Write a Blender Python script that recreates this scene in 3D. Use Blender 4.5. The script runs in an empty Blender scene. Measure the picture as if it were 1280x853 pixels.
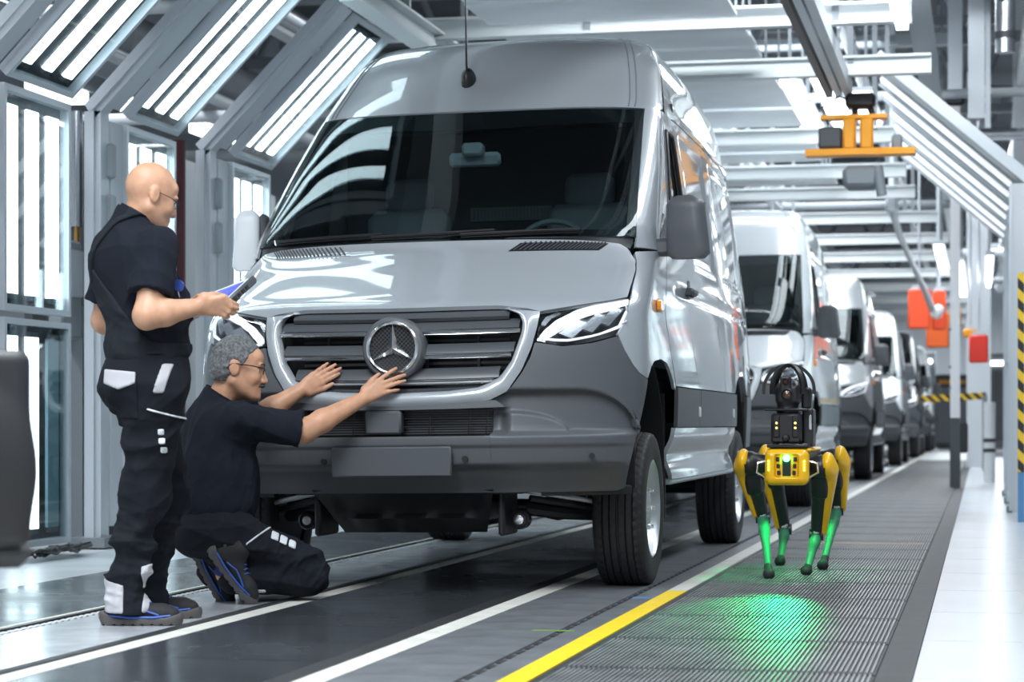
import bpy, math, random
import numpy as np
from mathutils import Vector, Matrix
random.seed(7); np.random.seed(7)
SC = bpy.context.scene
COL = SC.collection

# ---------------------------------------------------------------- camera, world, lights, exposure
F_PX = 2750.0
YAW = math.atan((1227 - 640) / F_PX)
cam_d = bpy.data.cameras.new('camera')
cam = bpy.data.objects.new('camera', cam_d); COL.objects.link(cam)
cam_d.sensor_width = 36.0
cam_d.lens = 36.0 * F_PX / 1280
cam_d.shift_y = (530 - 426.5) / 1280
cam_d.clip_end = 300; cam_d.clip_start = 0.05
cam.location = (0, 0, 0.77)
cam.rotation_euler = (math.pi / 2, 0, YAW)
cam_d.dof.use_dof = True
cam_d.dof.focus_distance = 9.8
cam_d.dof.aperture_fstop = 3.4
SC.camera = cam

SC.view_settings.view_transform = 'Standard'
SC.view_settings.look = 'None'
SC.view_settings.gamma = 1.0
SC.view_settings.use_curve_mapping = False
SC.view_settings.exposure = 1.0

world = bpy.data.worlds.new('world'); SC.world = world
world.use_nodes = True
bg = world.node_tree.nodes['Background']
bg.inputs[0].default_value = (0.80, 0.89, 1.0, 1)
bg.inputs[1].default_value = 0.55

def area(name, loc, rot, sx, sy, power, color=(1, 1, 1)):
    l = bpy.data.lights.new(name, 'AREA'); l.shape = 'RECTANGLE'; l.size = sx; l.size_y = sy
    l.energy = power; l.color = color
    o = bpy.data.objects.new(name, l); COL.objects.link(o)
    o.location = loc; o.rotation_euler = rot
    return o
COOL = (0.88, 0.95, 1.0)
# area lights for the hall's ceiling luminaire rows along the line, plus added fills
area('luminaire_or_fill', (-2.6, 3.0, 5.3), (0, 0, 0), 1.6, 7.0, 420, COOL)
area('luminaire_or_fill', (0.9, 10.0, 5.2), (0, math.radians(-14), 0), 0.8, 16.0, 260, COOL)
area('luminaire_or_fill', (-7.2, 10.5, 5.0), (0, math.radians(24), 0), 0.6, 14.0, 300, COOL)
area('luminaire_or_fill', (-2.4, 31.0, 5.4), (0, 0, 0), 2.4, 22.0, 750, COOL)
area('luminaire_or_fill', (-1.2, 15.6, 4.9), (math.radians(48), 0, 0), 3.0, 0.6, 90, COOL)  # tilted fill across the line, added to brighten the second van's front
area('luminaire_or_fill', (-1.0, 82.0, 5.6), (0, 0, 0), 6.0, 16.0, 900, COOL)  # added to lift the dark wall at the far end
area('luminaire_or_fill', (0.9, 50.0, 5.4), (0, 0, 0), 2.0, 24.0, 700, COOL)

# ---------------------------------------------------------------- helpers: materials
MATS = {}
def mat(name, col, rough=0.5, metal=0.0, coat=0.0, emit=0.0, noise=0.0, nscale=8.0, bump=0.0, bscale=60.0, spec=0.5, sheen=0.0):
    m = bpy.data.materials.new(name); m.use_nodes = True; nt = m.node_tree
    p = nt.nodes['Principled BSDF']
    c = (*col, 1)
    p.inputs['Base Color'].default_value = c
    p.inputs['Roughness'].default_value = rough
    p.inputs['Metallic'].default_value = metal
    p.inputs['Specular IOR Level'].default_value = spec
    if coat: p.inputs['Coat Weight'].default_value = coat; p.inputs['Coat Roughness'].default_value = 0.03
    if sheen: p.inputs['Sheen Weight'].default_value = sheen
    if emit: p.inputs['Emission Color'].default_value = c; p.inputs['Emission Strength'].default_value = emit
    if noise or bump:
        tc = nt.nodes.new('ShaderNodeTexCoord')
    if noise:
        n = nt.nodes.new('ShaderNodeTexNoise'); n.inputs['Scale'].default_value = nscale; n.inputs['Detail'].default_value = 5
        nt.links.new(tc.outputs['Object'], n.inputs['Vector'])
        r = nt.nodes.new('ShaderNodeMapRange'); r.inputs[1].default_value = 0.3; r.inputs[2].default_value = 0.7
        r.inputs[3].default_value = 1 - noise; r.inputs[4].default_value = 1 + noise
        nt.links.new(n.outputs[0], r.inputs[0])
        mx = nt.nodes.new('ShaderNodeMix'); mx.data_type = 'RGBA'; mx.blend_type = 'MULTIPLY'; mx.inputs[0].default_value = 1
        mx.inputs[6].default_value = c; nt.links.new(r.outputs[0], mx.inputs[7])
        nt.links.new(mx.outputs[2], p.inputs['Base Color'])
    if bump:
        n2 = nt.nodes.new('ShaderNodeTexNoise'); n2.inputs['Scale'].default_value = bscale; n2.inputs['Detail'].default_value = 3
        nt.links.new(tc.outputs['Object'], n2.inputs['Vector'])
        b = nt.nodes.new('ShaderNodeBump'); b.inputs['Strength'].default_value = bump; b.inputs['Distance'].default_value = 0.01
        nt.links.new(n2.outputs[0], b.inputs['Height']); nt.links.new(b.outputs[0], p.inputs['Normal'])
    MATS[name] = m
    return m

def glass_mat(name, tint, refl=1.0, rough=0.0):
    m = bpy.data.materials.new(name); m.use_nodes = True; nt = m.node_tree
    nt.nodes.remove(nt.nodes['Principled BSDF']); out = nt.nodes['Material Output']
    t = nt.nodes.new('ShaderNodeBsdfTransparent'); t.inputs[0].default_value = (*tint, 1)
    g = nt.nodes.new('ShaderNodeBsdfGlossy'); g.inputs['Roughness'].default_value = rough; g.inputs[0].default_value = (refl, refl, refl, 1)
    f = nt.nodes.new('ShaderNodeFresnel'); ge = nt.nodes.new('ShaderNodeNewGeometry'); ir = nt.nodes.new('ShaderNodeMapRange'); ir.inputs[3].default_value = 1.5; ir.inputs[4].default_value = 1 / 1.5
    nt.links.new(ge.outputs['Backfacing'], ir.inputs[0]); nt.links.new(ir.outputs[0], f.inputs[0])   # both faces of a thin pane reflect alike
    mx = nt.nodes.new('ShaderNodeMixShader')
    nt.links.new(f.outputs[0], mx.inputs[0]); nt.links.new(t.outputs[0], mx.inputs[1]); nt.links.new(g.outputs[0], mx.inputs[2])
    nt.links.new(mx.outputs[0], out.inputs[0])
    return m

# ---------------------------------------------------------------- helpers: meshes
def vnorm(v):
    v = np.asarray(v, float); return v / (np.linalg.norm(v) + 1e-12)
def frame(d):
    d = vnorm(d); u = np.array([0, 0, 1.0]) if abs(d[2]) < 0.95 else np.array([1.0, 0, 0])
    a = vnorm(np.cross(u, d)); b = np.cross(d, a); return a, b, d
def rotz(a):
    c, s = math.cos(a), math.sin(a); return np.array([[c, -s, 0], [s, c, 0], [0, 0, 1.0]])
def roty(a):
    c, s = math.cos(a), math.sin(a); return np.array([[c, 0, s], [0, 1.0, 0], [-s, 0, c]])
def rotx(a):
    c, s = math.cos(a), math.sin(a); return np.array([[1.0, 0, 0], [0, c, -s], [0, s, c]])

class MB:
    def __init__(s): s.v = []; s.f = []
    def add(s, V, Fs):
        o = len(s.v); s.v.extend([tuple(map(float, p)) for p in V]); s.f.extend([tuple(int(i) + o for i in q) for q in Fs]); return s
    def box(s, c, d, R=None, ch=0.0):
        c = np.asarray(c, float); h = np.asarray(d, float) / 2
        if ch <= 0:
            V = np.array([[x, y, z] for z in (-1, 1) for y in (-1, 1) for x in (-1, 1)]) * h
            Fs = [(0, 2, 3, 1), (4, 5, 7, 6), (0, 1, 5, 4), (2, 6, 7, 3), (0, 4, 6, 2), (1, 3, 7, 5)]
        else:   # chamfered box
            ch = min(ch, h.min() * 0.95); V = []; idx = {}
            for sx in (-1, 1):
                for sy in (-1, 1):
                    for sz in (-1, 1):
                        for ax in range(3):
                            p = np.array([sx, sy, sz]) * (h - ch); p[ax] = (sx, sy, sz)[ax] * h[ax]
                            idx[(sx, sy, sz, ax)] = len(V); V.append(p)
            Fs = []
            for ax in range(3):
                a1, a2 = (ax + 1) % 3, (ax + 2) % 3
                for sg in (-1, 1):
                    q = []
                    for u, w in ((-1, -1), (1, -1), (1, 1), (-1, 1)):
                        k = [0, 0, 0]; k[ax] = sg; k[a1] = u; k[a2] = w; q.append(idx[(*k, ax)])
                    Fs.append(q if sg > 0 else q[::-1])
                for u in (-1, 1):
                    for w in (-1, 1):
                        k0 = [0, 0, 0]; k0[a1] = u; k0[a2] = w; k0[ax] = -1; k1 = list(k0); k1[ax] = 1
                        q = [idx[(*k0, a1)], idx[(*k1, a1)], idx[(*k1, a2)], idx[(*k0, a2)]]
                        Fs.append(q if u * w < 0 else q[::-1])
            for sx in (-1, 1):
                for sy in (-1, 1):
                    for sz in (-1, 1):
                        q = [idx[(sx, sy, sz, a)] for a in range(3)]
                        Fs.append(q if sx * sy * sz > 0 else q[::-1])
            V = np.array(V)
        if R is not None: V = V @ np.asarray(R).T
        return s.add(V + c, Fs)
    def cyl(s, p0, p1, r0, r1=None, n=12, caps=True):
        r1 = r0 if r1 is None else r1
        p0 = np.asarray(p0, float); p1 = np.asarray(p1, float); a, b, d = frame(p1 - p0)
        t = np.arange(n) * 2 * math.pi / n
        ring = np.cos(t)[:, None] * a + np.sin(t)[:, None] * b
        V = np.vstack([p0 + ring * r0, p1 + ring * r1])
        Fs = [(i, (i + 1) % n, n + (i + 1) % n, n + i) for i in range(n)]
        if caps: Fs += [tuple(range(n))[::-1], tuple(range(n, 2 * n))]
        return s.add(V, Fs)
    def tube(s, pts, r, n=8, caps=True, closed=False):
        pts = np.asarray(pts, float); m = len(pts); rr = np.broadcast_to(np.asarray(r, float), (m,))
        V = []; pa = None
        for i in range(m):
            d = pts[(i + 1) % m if closed else min(i + 1, m - 1)] - pts[(i - 1) % m if closed else max(i - 1, 0)]
            if pa is None: a, b, d = frame(d)
            else:
                d = vnorm(d); a = vnorm(pa - d * np.dot(pa, d)); b = np.cross(d, a)
            pa = a
            t = np.arange(n) * 2 * math.pi / n
            V.append(pts[i] + rr[i] * (np.cos(t)[:, None] * a + np.sin(t)[:, None] * b))
        V = np.vstack(V); Fs = []
        for i in range(m if closed else m - 1):
            j = (i + 1) % m
            for k in range(n): Fs.append((i * n + k, i * n + (k + 1) % n, j * n + (k + 1) % n, j * n + k))
        if caps and not closed: Fs += [tuple(range(n))[::-1], tuple(range((m - 1) * n, m * n))]
        return s.add(V, Fs)
    def grid(s, P, flip=False, close_u=False):
        P = np.asarray(P, float); n, m = P.shape[:2]; Fs = []
        for i in range(n if close_u else n - 1):
            j = (i + 1) % n
            for k in range(m - 1):
                q = (i * m + k, j * m + k, j * m + k + 1, i * m + k + 1); Fs.append(q[::-1] if flip else q)
        return s.add(P.reshape(-1, 3), Fs)
    def shell(s, P, t, flip=False):
        """grid surface given thickness t along -normal with closed rim"""
        P = np.asarray(P, float); n, m = P.shape[:2]
        du = np.gradient(P, axis=0); dv = np.gradient(P, axis=1)
        N = np.cross(du, dv); N /= (np.linalg.norm(N, axis=2, keepdims=True) + 1e-9)
        if flip: N = -N
        Q = P - N * t
        s.grid(P, flip); s.grid(Q, not flip)
        ring = [(0, k) for k in range(m)] + [(i, m - 1) for i in range(1, n)] + [(n - 1, k) for k in range(m - 2, -1, -1)] + [(i, 0) for i in range(n - 2, 0, -1)]
        A = np.array([P[i, k] for i, k in ring]); B = np.array([Q[i, k] for i, k in ring]); L = len(ring)
        s.add(np.vstack([A, B]), [((i, L + i, L + (i + 1) % L, (i + 1) % L) if flip else (i, (i + 1) % L, L + (i + 1) % L, L + i)) for i in range(L)])
        return s
    def prism(s, poly, O, U, W, N, h):
        """poly in (u,w) coordinates of the frame O,U,W extruded by h along N"""
        poly = np.asarray(poly, float); O = np.asarray(O, float); U = np.asarray(U, float); W = np.asarray(W, float); N = np.asarray(N, float)
        A = O + poly[:, :1] * U + poly[:, 1:] * W; B = A + N * h; n = len(poly)
        ar = 0.5 * sum(poly[i][0] * poly[(i + 1) % n][1] - poly[(i + 1) % n][0] * poly[i][1] for i in range(n))
        sg = ar * np.dot(np.cross(U, W), N) * (1 if h > 0 else -1) > 0
        Fs = [tuple(range(n))[::-1] if sg else tuple(range(n)), tuple(range(n, 2 * n)) if sg else tuple(range(n, 2 * n))[::-1]]
        for i in range(n):
            q = (i, (i + 1) % n, n + (i + 1) % n, n + i); Fs.append(q if sg else q[::-1])
        return s.add(np.vstack([A, B]), Fs)
    def lathe(s, prof, O, D, n=48, close=True):
        """prof: list of (radius, along D)"""
        a, b, d = frame(D); O = np.asarray(O, float); t = np.arange(n) * 2 * math.pi / n
        P = np.array([[O + z * d + r * (math.cos(x) * a + math.sin(x) * b) for r, z in prof] for x in t])
        return s.grid(P, close_u=True)
    def build(s, name, m, parent=None, smooth=40, label=None, kind=None):
        me = bpy.data.meshes.new(name); me.from_pydata(s.v, [], s.f); me.update()
        me.materials.append(m)
        if smooth:
            me.polygons.foreach_set('use_smooth', [True] * len(me.polygons))
            if smooth < 180: me.set_sharp_from_angle(angle=math.radians(smooth))
        o = bpy.data.objects.new(name, me); COL.objects.link(o)
        if parent is not None: o.parent = parent
        if label: o['label'] = label
        if kind: o['kind'] = kind
        return o

def thing(name, label, cat, loc=(0, 0, 0), rz=0.0, group=None):
    o = bpy.data.objects.new(name, None); COL.objects.link(o); o.empty_display_size = 0.1
    o.location = loc; o.rotation_euler = (0, 0, rz); tag(o, label, cat, group); return o
def tag(o, label, cat, group=None):
    o['label'] = label; o['category'] = cat
    if group: o['group'] = group
    return o
def struct(o): o['kind'] = 'structure'; return o
def link_copy(src, parent=None, loc=None):
    c = src.copy(); COL.objects.link(c)
    if parent is not None: c.parent = parent
    if loc is not None: c.location = loc
    return c
def shrink(o, f=None): return o
# ---------------------------------------------------------------- setting
M_conc = mat('concrete_light', (0.60, 0.63, 0.66), 0.32, noise=0.10, nscale=2.5)
M_tile = mat('tile_white', (0.58, 0.61, 0.65), 0.22, noise=0.03, nscale=1.5)
M_grout = mat('tile_joint', (0.12, 0.125, 0.135), 0.8)
M_steelplate = mat('brushed_steel_plate', (0.68, 0.71, 0.74), 0.20, 0.35, noise=0.18, nscale=5)
M_plate = mat('worn_grey_plate', (0.155, 0.165, 0.18), 0.42, 0.2, noise=0.22, nscale=6)
M_rubber = mat('black_rubber', (0.022, 0.023, 0.026), 0.55, noise=0.3, nscale=9)
M_rib = mat('rib_top_sheen', (0.21, 0.215, 0.225), 0.42, noise=0.35, nscale=5)  # pale tone stands for the reflections on the rib tops
M_whiteline = mat('white_line', (0.66, 0.65, 0.60), 0.5, noise=0.1, nscale=9)
M_yellow = mat('yellow_line', (0.90, 0.62, 0.01), 0.45, noise=0.08, nscale=14)
M_alu = mat('aluminium_profile', (0.58, 0.62, 0.66), 0.40, 0.35)
M_lgrey = mat('light_grey_paint', (0.58, 0.61, 0.64), 0.45)
M_mgrey = mat('mid_grey_paint', (0.20, 0.22, 0.24), 0.5)
M_dgrey = mat('dark_grey_paint', (0.06, 0.065, 0.072), 0.5)
M_black = mat('black_plastic', (0.012, 0.012, 0.014), 0.42)
M_white = mat('white_paint', (0.78, 0.80, 0.82), 0.4)
M_tube = mat('light_strip', (0.93, 0.97, 1.0), 0.3, emit=3.4)
M_tubeoff = mat('light_strip_off', (0.33, 0.45, 0.50), 0.2)
M_darkrefl = mat('dark_reflector', (0.03, 0.036, 0.043), 0.6, 0.0, spec=.2)
M_chrome = mat('chrome', (0.90, 0.91, 0.92), 0.20, 1.0)
M_steelpipe = mat('steel_duct', (0.55, 0.57, 0.60), 0.25, 0.9)
M_redpipe = mat('dark_red_paint', (0.085, 0.012, 0.016), 0.4)
M_roof = mat('hall_roof', (0.07, 0.078, 0.088), 0.7, noise=0.2, nscale=0.6)
M_wall = mat('hall_wall', (0.30, 0.33, 0.36), 0.7, noise=0.12, nscale=0.8)
M_beam = mat('beam_paint', (0.62, 0.65, 0.66), 0.5)
M_panelc = mat('ceiling_panel_sheet', (0.72, 0.75, 0.78), 0.4, 0.1, noise=0.12, nscale=1.2)
M_orange = mat('orange_yellow_paint', (0.85, 0.33, 0.01), 0.4)
M_redor = mat('red_orange_sheet', (0.90, 0.09, 0.02), 0.45)

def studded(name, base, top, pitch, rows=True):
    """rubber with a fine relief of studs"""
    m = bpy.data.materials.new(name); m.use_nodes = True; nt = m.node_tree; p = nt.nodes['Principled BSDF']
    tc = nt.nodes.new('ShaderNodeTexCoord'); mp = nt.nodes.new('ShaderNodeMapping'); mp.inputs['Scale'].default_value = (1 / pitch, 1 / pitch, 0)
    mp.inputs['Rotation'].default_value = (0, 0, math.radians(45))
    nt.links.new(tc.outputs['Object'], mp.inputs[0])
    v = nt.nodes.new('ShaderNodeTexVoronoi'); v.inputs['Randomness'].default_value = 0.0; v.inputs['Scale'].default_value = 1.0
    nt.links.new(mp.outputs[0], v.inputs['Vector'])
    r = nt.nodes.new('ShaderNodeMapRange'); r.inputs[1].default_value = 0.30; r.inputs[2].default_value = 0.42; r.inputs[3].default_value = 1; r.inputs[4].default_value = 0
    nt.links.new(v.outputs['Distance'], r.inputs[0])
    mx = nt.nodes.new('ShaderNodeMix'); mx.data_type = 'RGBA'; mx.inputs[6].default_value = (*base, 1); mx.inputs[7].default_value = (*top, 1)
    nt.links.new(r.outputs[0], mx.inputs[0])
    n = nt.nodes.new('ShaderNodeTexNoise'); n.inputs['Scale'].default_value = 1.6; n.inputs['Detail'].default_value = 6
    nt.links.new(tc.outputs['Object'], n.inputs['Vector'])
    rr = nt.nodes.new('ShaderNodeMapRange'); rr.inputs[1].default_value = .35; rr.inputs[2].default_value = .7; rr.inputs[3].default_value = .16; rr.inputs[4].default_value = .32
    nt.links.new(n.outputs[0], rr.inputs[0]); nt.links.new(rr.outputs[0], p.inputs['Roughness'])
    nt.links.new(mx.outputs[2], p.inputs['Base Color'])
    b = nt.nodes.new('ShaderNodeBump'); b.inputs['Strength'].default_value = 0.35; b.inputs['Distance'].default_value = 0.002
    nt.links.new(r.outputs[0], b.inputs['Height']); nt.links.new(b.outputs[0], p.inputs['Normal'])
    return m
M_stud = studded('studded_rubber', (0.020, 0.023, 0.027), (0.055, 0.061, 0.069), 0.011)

fl = struct(MB().box((-4, 40, -0.055), (26, 130, 0.09)).build('floor', M_conc, smooth=0))
def strip(name, x0, x1, y0, y1, z0, z1, m, par=fl, label=None):
    return MB().box(((x0 + x1) / 2, (y0 + y1) / 2, (z0 + z1) / 2), (x1 - x0, y1 - y0, z1 - z0)).build(name, m, par, smooth=0, label=label)
Y0, Y1 = -3.0, 62.0
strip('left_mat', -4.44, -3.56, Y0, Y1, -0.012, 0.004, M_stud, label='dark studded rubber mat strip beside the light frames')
strip('mat_edge_trim', -3.60, -3.575, Y0, Y1, -0.012, 0.007, M_whiteline)
strip('conveyor_gap', -3.56, -3.47, Y0, Y1, -0.012, -0.004, M_rubber)
# links of the slat chain along the conveyor edge: counted near the camera, one stuff part beyond
mc = MB().box((0, 0, 0.0), (0.03, 0.028, 0.012)).build('chain_link', M_white, fl, smooth=0)
mc.location = (-3.50, 6.9, 0.0)
for i in range(1, 150):
    link_copy(mc, fl, (-3.50, 6.9 + i * 0.06, 0.0))
strip('steel_plate', -3.47, -2.955, Y0, Y1, -0.012, 0.004, M_steelplate, label='polished steel plate strip the workers stand on')
strip('black_rail', -2.955, -2.915, Y0, Y1, -0.012, 0.012, M_rubber)
strip('white_line', -2.915, -2.825, Y0, Y1, -0.012, 0.006, M_whiteline, label='white strip left of the studded mat under the van')
# studded mats under the van
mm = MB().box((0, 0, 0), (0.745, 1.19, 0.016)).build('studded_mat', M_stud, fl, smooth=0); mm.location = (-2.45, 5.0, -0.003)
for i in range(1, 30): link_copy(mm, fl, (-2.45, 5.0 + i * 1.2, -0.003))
strip('mat_border', -2.075, -2.0, Y0, Y1, -0.012, 0.007, M_rubber)
strip('cream_line', -2.0, -1.905, Y0, Y1, -0.012, 0.005, M_whiteline, label='cream strip right of the studded mat under the van')
# conveyor plates with a dashed slot
pl = MB().box((0, 0, 0), (0.365, 0.596, 0.016)).build('conveyor_plate', M_plate, fl, smooth=0); pl.location = (-1.717, 5.0, -0.004)
for i in range(1, 46): link_copy(pl, fl, (-1.717, 5.0 + i * 0.6, -0.004))
strip('plate_edge', -1.500, -1.408, Y0, Y1, -0.012, 0.004, M_plate)
strip('slot_bed', -1.535, -1.500, Y0, Y1, -0.012, -0.003, M_plate)
sl = MB().box((0, 0, 0), (0.018, 0.085, 0.004)).build('slot', M_rubber, fl, smooth=0); sl.location = (-1.517, 5.0, -0.0005)
for i in range(1, 110): link_copy(sl, fl, (-1.517, 5.0 + i * 0.15, -0.0005))
strip('green_mark', -1.63, -1.47, 7.98, 8.01, 0.003, 0.0052, mat('green_tape', (0.16, 0.30, 0.05), 0.6), label='short green tape mark')
strip('blue_mark', -1.50, -1.42, 9.55, 9.62, 0.003, 0.0052, mat('blue_tape', (0.08, 0.20, 0.42), 0.6), label='small blue tape mark')
strip('yellow_line', -1.405, -1.318, Y0, 10.0, -0.012, 0.006, M_yellow, label='yellow floor line, nearer half')
strip('pale_line', -1.405, -1.318, 10.0, Y1, -0.012, 0.006, M_whiteline, label='white floor line running on from the yellow one')
# ribbed mats of the walkway
strip('mat_bed', -1.318, -0.205, Y0, 47.5, -0.012, 0.001, M_rubber)
mr = MB()
mr.box((0, 0, 0.0), (0.96, 0.93, 0.006))
for k in range(60): mr.box((-0.470 + k * 0.0159, 0, 0.006), (0.0062, 0.90, 0.007))
mo = mr.build('ribbed_mat', M_rib, fl, smooth=0, label='black ribbed rubber mat with ribs coloured pale for their sheen')
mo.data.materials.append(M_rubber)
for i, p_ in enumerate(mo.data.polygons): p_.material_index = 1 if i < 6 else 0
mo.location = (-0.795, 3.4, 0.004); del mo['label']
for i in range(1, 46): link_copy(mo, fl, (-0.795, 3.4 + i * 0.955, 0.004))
strip('orange_line', -1.10, -0.36, 14.08, 14.13, 0.01, 0.0145, mat('orange_tape', (0.62, 0.42, 0.22), 0.6))
# white tiles of the right-hand walkway
strip('tile_bed', -0.205, 4.0, Y0, 62, -0.012, -0.006, M_grout)
tl = MB().box((0, 0, 0), (1.191, 1.191, 0.016)).build('floor_tile', M_tile, fl, smooth=0); tl.location = (0.395, 3.72, -0.005)
for j in range(0, 40):
    for i in range(0, 3):
        if i or j: link_copy(tl, fl, (0.395 + i * 1.2, 3.72 + j * 1.2, -0.005))
# hall
struct(MB().box((-4, 40, 7.1), (26, 130, 0.2)).build('ceiling', M_roof, smooth=0))
struct(MB().box((-11, 40, 3.5), (0.2, 130, 7)).build('wall_left', M_wall, smooth=0))
struct(MB().box((5.2, 46, 3.5), (0.2, 118, 7)).build('wall_right', M_wall, smooth=0))
struct(MB().box((-3, 96, 3.5), (17, 0.2, 7)).build('wall_back', M_lgrey, smooth=0))

# cross beams over the line
tn = [0]
def trim(mb, m, smooth=0, suffix=None):
    tn[0] += 1
    o = mb.build('trim_%d' % tn[0], m, smooth=smooth); return struct(o)
def ibeam(x0, x1, y, z, h=0.16, w=0.12, m=M_beam):
    mb = MB(); xc = (x0 + x1) / 2; L = x1 - x0
    mb.box((xc, y, z + h / 2 - .01), (L, w, .02)); mb.box((xc, y, z - h / 2 + .01), (L, w, .02)); mb.box((xc, y, z), (L, .02, h - .04))
    return trim(mb, m)
for (y, z, xr) in ((16.3, 3.78, -0.50), (18.2, 3.70, -0.40), (22.4, 3.68, -0.86), (25.4, 3.66, -0.84), (27.9, 3.67, -0.81), (31.2, 3.66, -0.6), (34.8, 3.66, -0.5), (38.6, 3.66, -0.4), (42.8, 3.66, -.3), (47.2, 3.66, -.3), (52, 3.66, -.3), (57, 3.66, -.3), (63, 3.66, -.3)):
    ibeam(-5.0, xr, y, z)
# longitudinal beams
for (x, z, y0, y1) in ((-4.08, 3.66, 14.0, 24.0), (-3.25, 4.35, 8.0, 70.0), (-0.55, 4.5, 8.0, 70.0), (1.6, 4.9, 6, 70), (-6.6, 4.6, 6, 70)):
    mb = MB(); L = y1 - y0; yc = (y0 + y1) / 2
    mb.box((x, yc, z + .08), (.16, L, .02)); mb.box((x, yc, z - .08), (.16, L, .02)); mb.box((x, yc, z), (.02, L, .15)); trim(mb, M_beam)
# roof trusses
for y in (13, 17.5, 22, 27, 33, 40, 48, 58, 70):
    mb = MB(); z0, z1 = 5.4, 6.7
    mb.box((-3, y, z0), (15.5, .14, .14)); mb.box((-3, y, z1), (15.5, .14, .14))
    for k in range(12):
        xa = -10.4 + k * 1.28
        mb.cyl((xa, y, z0), (xa + .64, y, z1), .045, n=6); mb.cyl((xa + .64, y, z1), (xa + 1.28, y, z0), .045, n=6)
    trim(mb, M_mgrey)
# hangers between trusses and cross beams, roof purlins, ducts
mb = MB()
for y in (16.3, 18.2, 22.4, 25.4, 27.9, 31.2, 34.8):
    for x in (-4.3, -2.9, -1.05): mb.box((x, y, 4.55), (.05, .05, 1.65))
trim(mb, M_mgrey)
for (x, z, r, m) in ((-3.6, 5.0, .12, M_mgrey), (-1.4, 4.9, .07, M_steelpipe), (-5.9, 4.3, .09, M_steelpipe), (-7.4, 3.9, .14, M_mgrey), (0.6, 5.3, .16, M_steelpipe), (-8.6, 4.8, .2, M_mgrey), (2.6, 4.3, .12, M_mgrey), (-6.3, 3.5, .05, M_lgrey)):
    trim(MB().cyl((x, 6, z), (x, 75, z), r, n=12), m, smooth=60)
for (y, z, r, x0, x1, m) in ((14.6, 4.7, .06, -10, 4, M_steelpipe), (20.3, 4.9, .1, -10, 4, M_mgrey), (24, 4.3, .05, -10, 4, M_lgrey), (29, 4.5, .08, -10, 4, M_steelpipe), (36, 4.3, .07, -10, 4, M_mgrey), (45, 4.2, .08, -10, 4, M_lgrey), (54, 4.2, .08, -10, 4, M_mgrey), (17.2, 3.3, .05, -10.5, -5.9, M_lgrey), (15.6, 3.9, .05, -10.5, -5.0, M_lgrey), (20.6, 3.4, .07, -10.5, -5.4, M_mgrey)):
    trim(MB().cyl((x0, y, z), (x1, y, z), r, n=10), m, smooth=60)
# ---------------------------------------------------------------- van body surface: superelliptic plan at every height
def pch(xs, ys):
    xs = np.array(xs, float); ys = np.array(ys, float); h = np.diff(xs); d = np.diff(ys) / h
    m = np.zeros(len(xs)); m[0] = d[0]; m[-1] = d[-1]
    for i in range(1, len(xs) - 1):
        if d[i - 1] * d[i] > 0:
            w1 = 2 * h[i] + h[i - 1]; w2 = h[i] + 2 * h[i - 1]; m[i] = (w1 + w2) / (w1 / d[i - 1] + w2 / d[i])
    def f(x):
        x = np.clip(np.asarray(x, float), xs[0], xs[-1]); i = np.clip(np.searchsorted(xs, x) - 1, 0, len(h) - 1)
        t = (x - xs[i]) / h[i]; a = ys[i]; b = ys[i + 1]
        return a * (1 + 2 * t) * (1 - t) ** 2 + m[i] * h[i] * t * (1 - t) ** 2 + b * t * t * (3 - 2 * t) + m[i + 1] * h[i] * t * t * (t - 1)
    return f
yF = pch([.25, .46, .58, .70, .76, .90, 1.10, 1.24, 1.29, 1.36, 1.45, 1.54, 1.61, 1.645, 1.70, 2.0, 2.38, 2.56, 2.72, 2.82, 2.89, 2.93, 2.95],
         [-.80, -.90, -.985, -1.0, -.985, -.965, -.935, -.885, -.84, -.71, -.54, -.37, -.25, -.215, -.16, .21, .70, .92, 1.12, 1.30, 1.52, 1.80, 2.2])
wF = pch([.25, .47, .70, .95, 1.15, 1.30, 1.50, 1.66, 2.0, 2.35, 2.60, 2.74, 2.83, 2.89, 2.93, 2.95],
         [1.00, 1.03, 1.05, 1.06, 1.055, 1.045, 1.03, 1.015, .98, .93, .88, .84, .795, .745, .64, .20])
dF = pch([.25, 1.3, 1.65, 2.0, 2.4, 2.8, 2.95], [.56, .60, .58, .52, .46, .42, .40])
NE = pch([.25, 1.5, 1.72, 2.30, 2.6, 2.95], [2.6, 2.6, 3.3, 3.3, 2.8, 2.6])   # squareness of the plan outline
def sstep(a, b, x):
    t = np.clip((np.asarray(x, float) - a) / (b - a), 0, 1); return t * t * (3 - 2 * t)
def taper(y):
    q = np.clip((np.asarray(y, float) - 2.6) / 2.4, 0, 1); return 1 - .085 * q * q
def recess(y, z):
    """pressed-in window blanks and swages of the van side"""
    y = np.asarray(y, float); z = np.asarray(z, float); r = 0
    for y0, y1 in ((1.62, 2.60), (2.95, 4.55)):
        r = r + .014 * sstep(y0, y0 + .03, y) * (1 - sstep(y1 - .03, y1, y)) * sstep(1.62, 1.65, z) * (1 - sstep(2.30, 2.33, z))
    r = r + .012 * np.exp(-((z - 1.44) / .018) ** 2) * sstep(.6, .9, y) * (1 - sstep(4.6, 4.9, y))
    r = r - .018 * np.exp(-((z - 2.44) / .05) ** 2) * sstep(1.3, 1.7, y) * (1 - sstep(4.3, 4.6, y))
    return r
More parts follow.
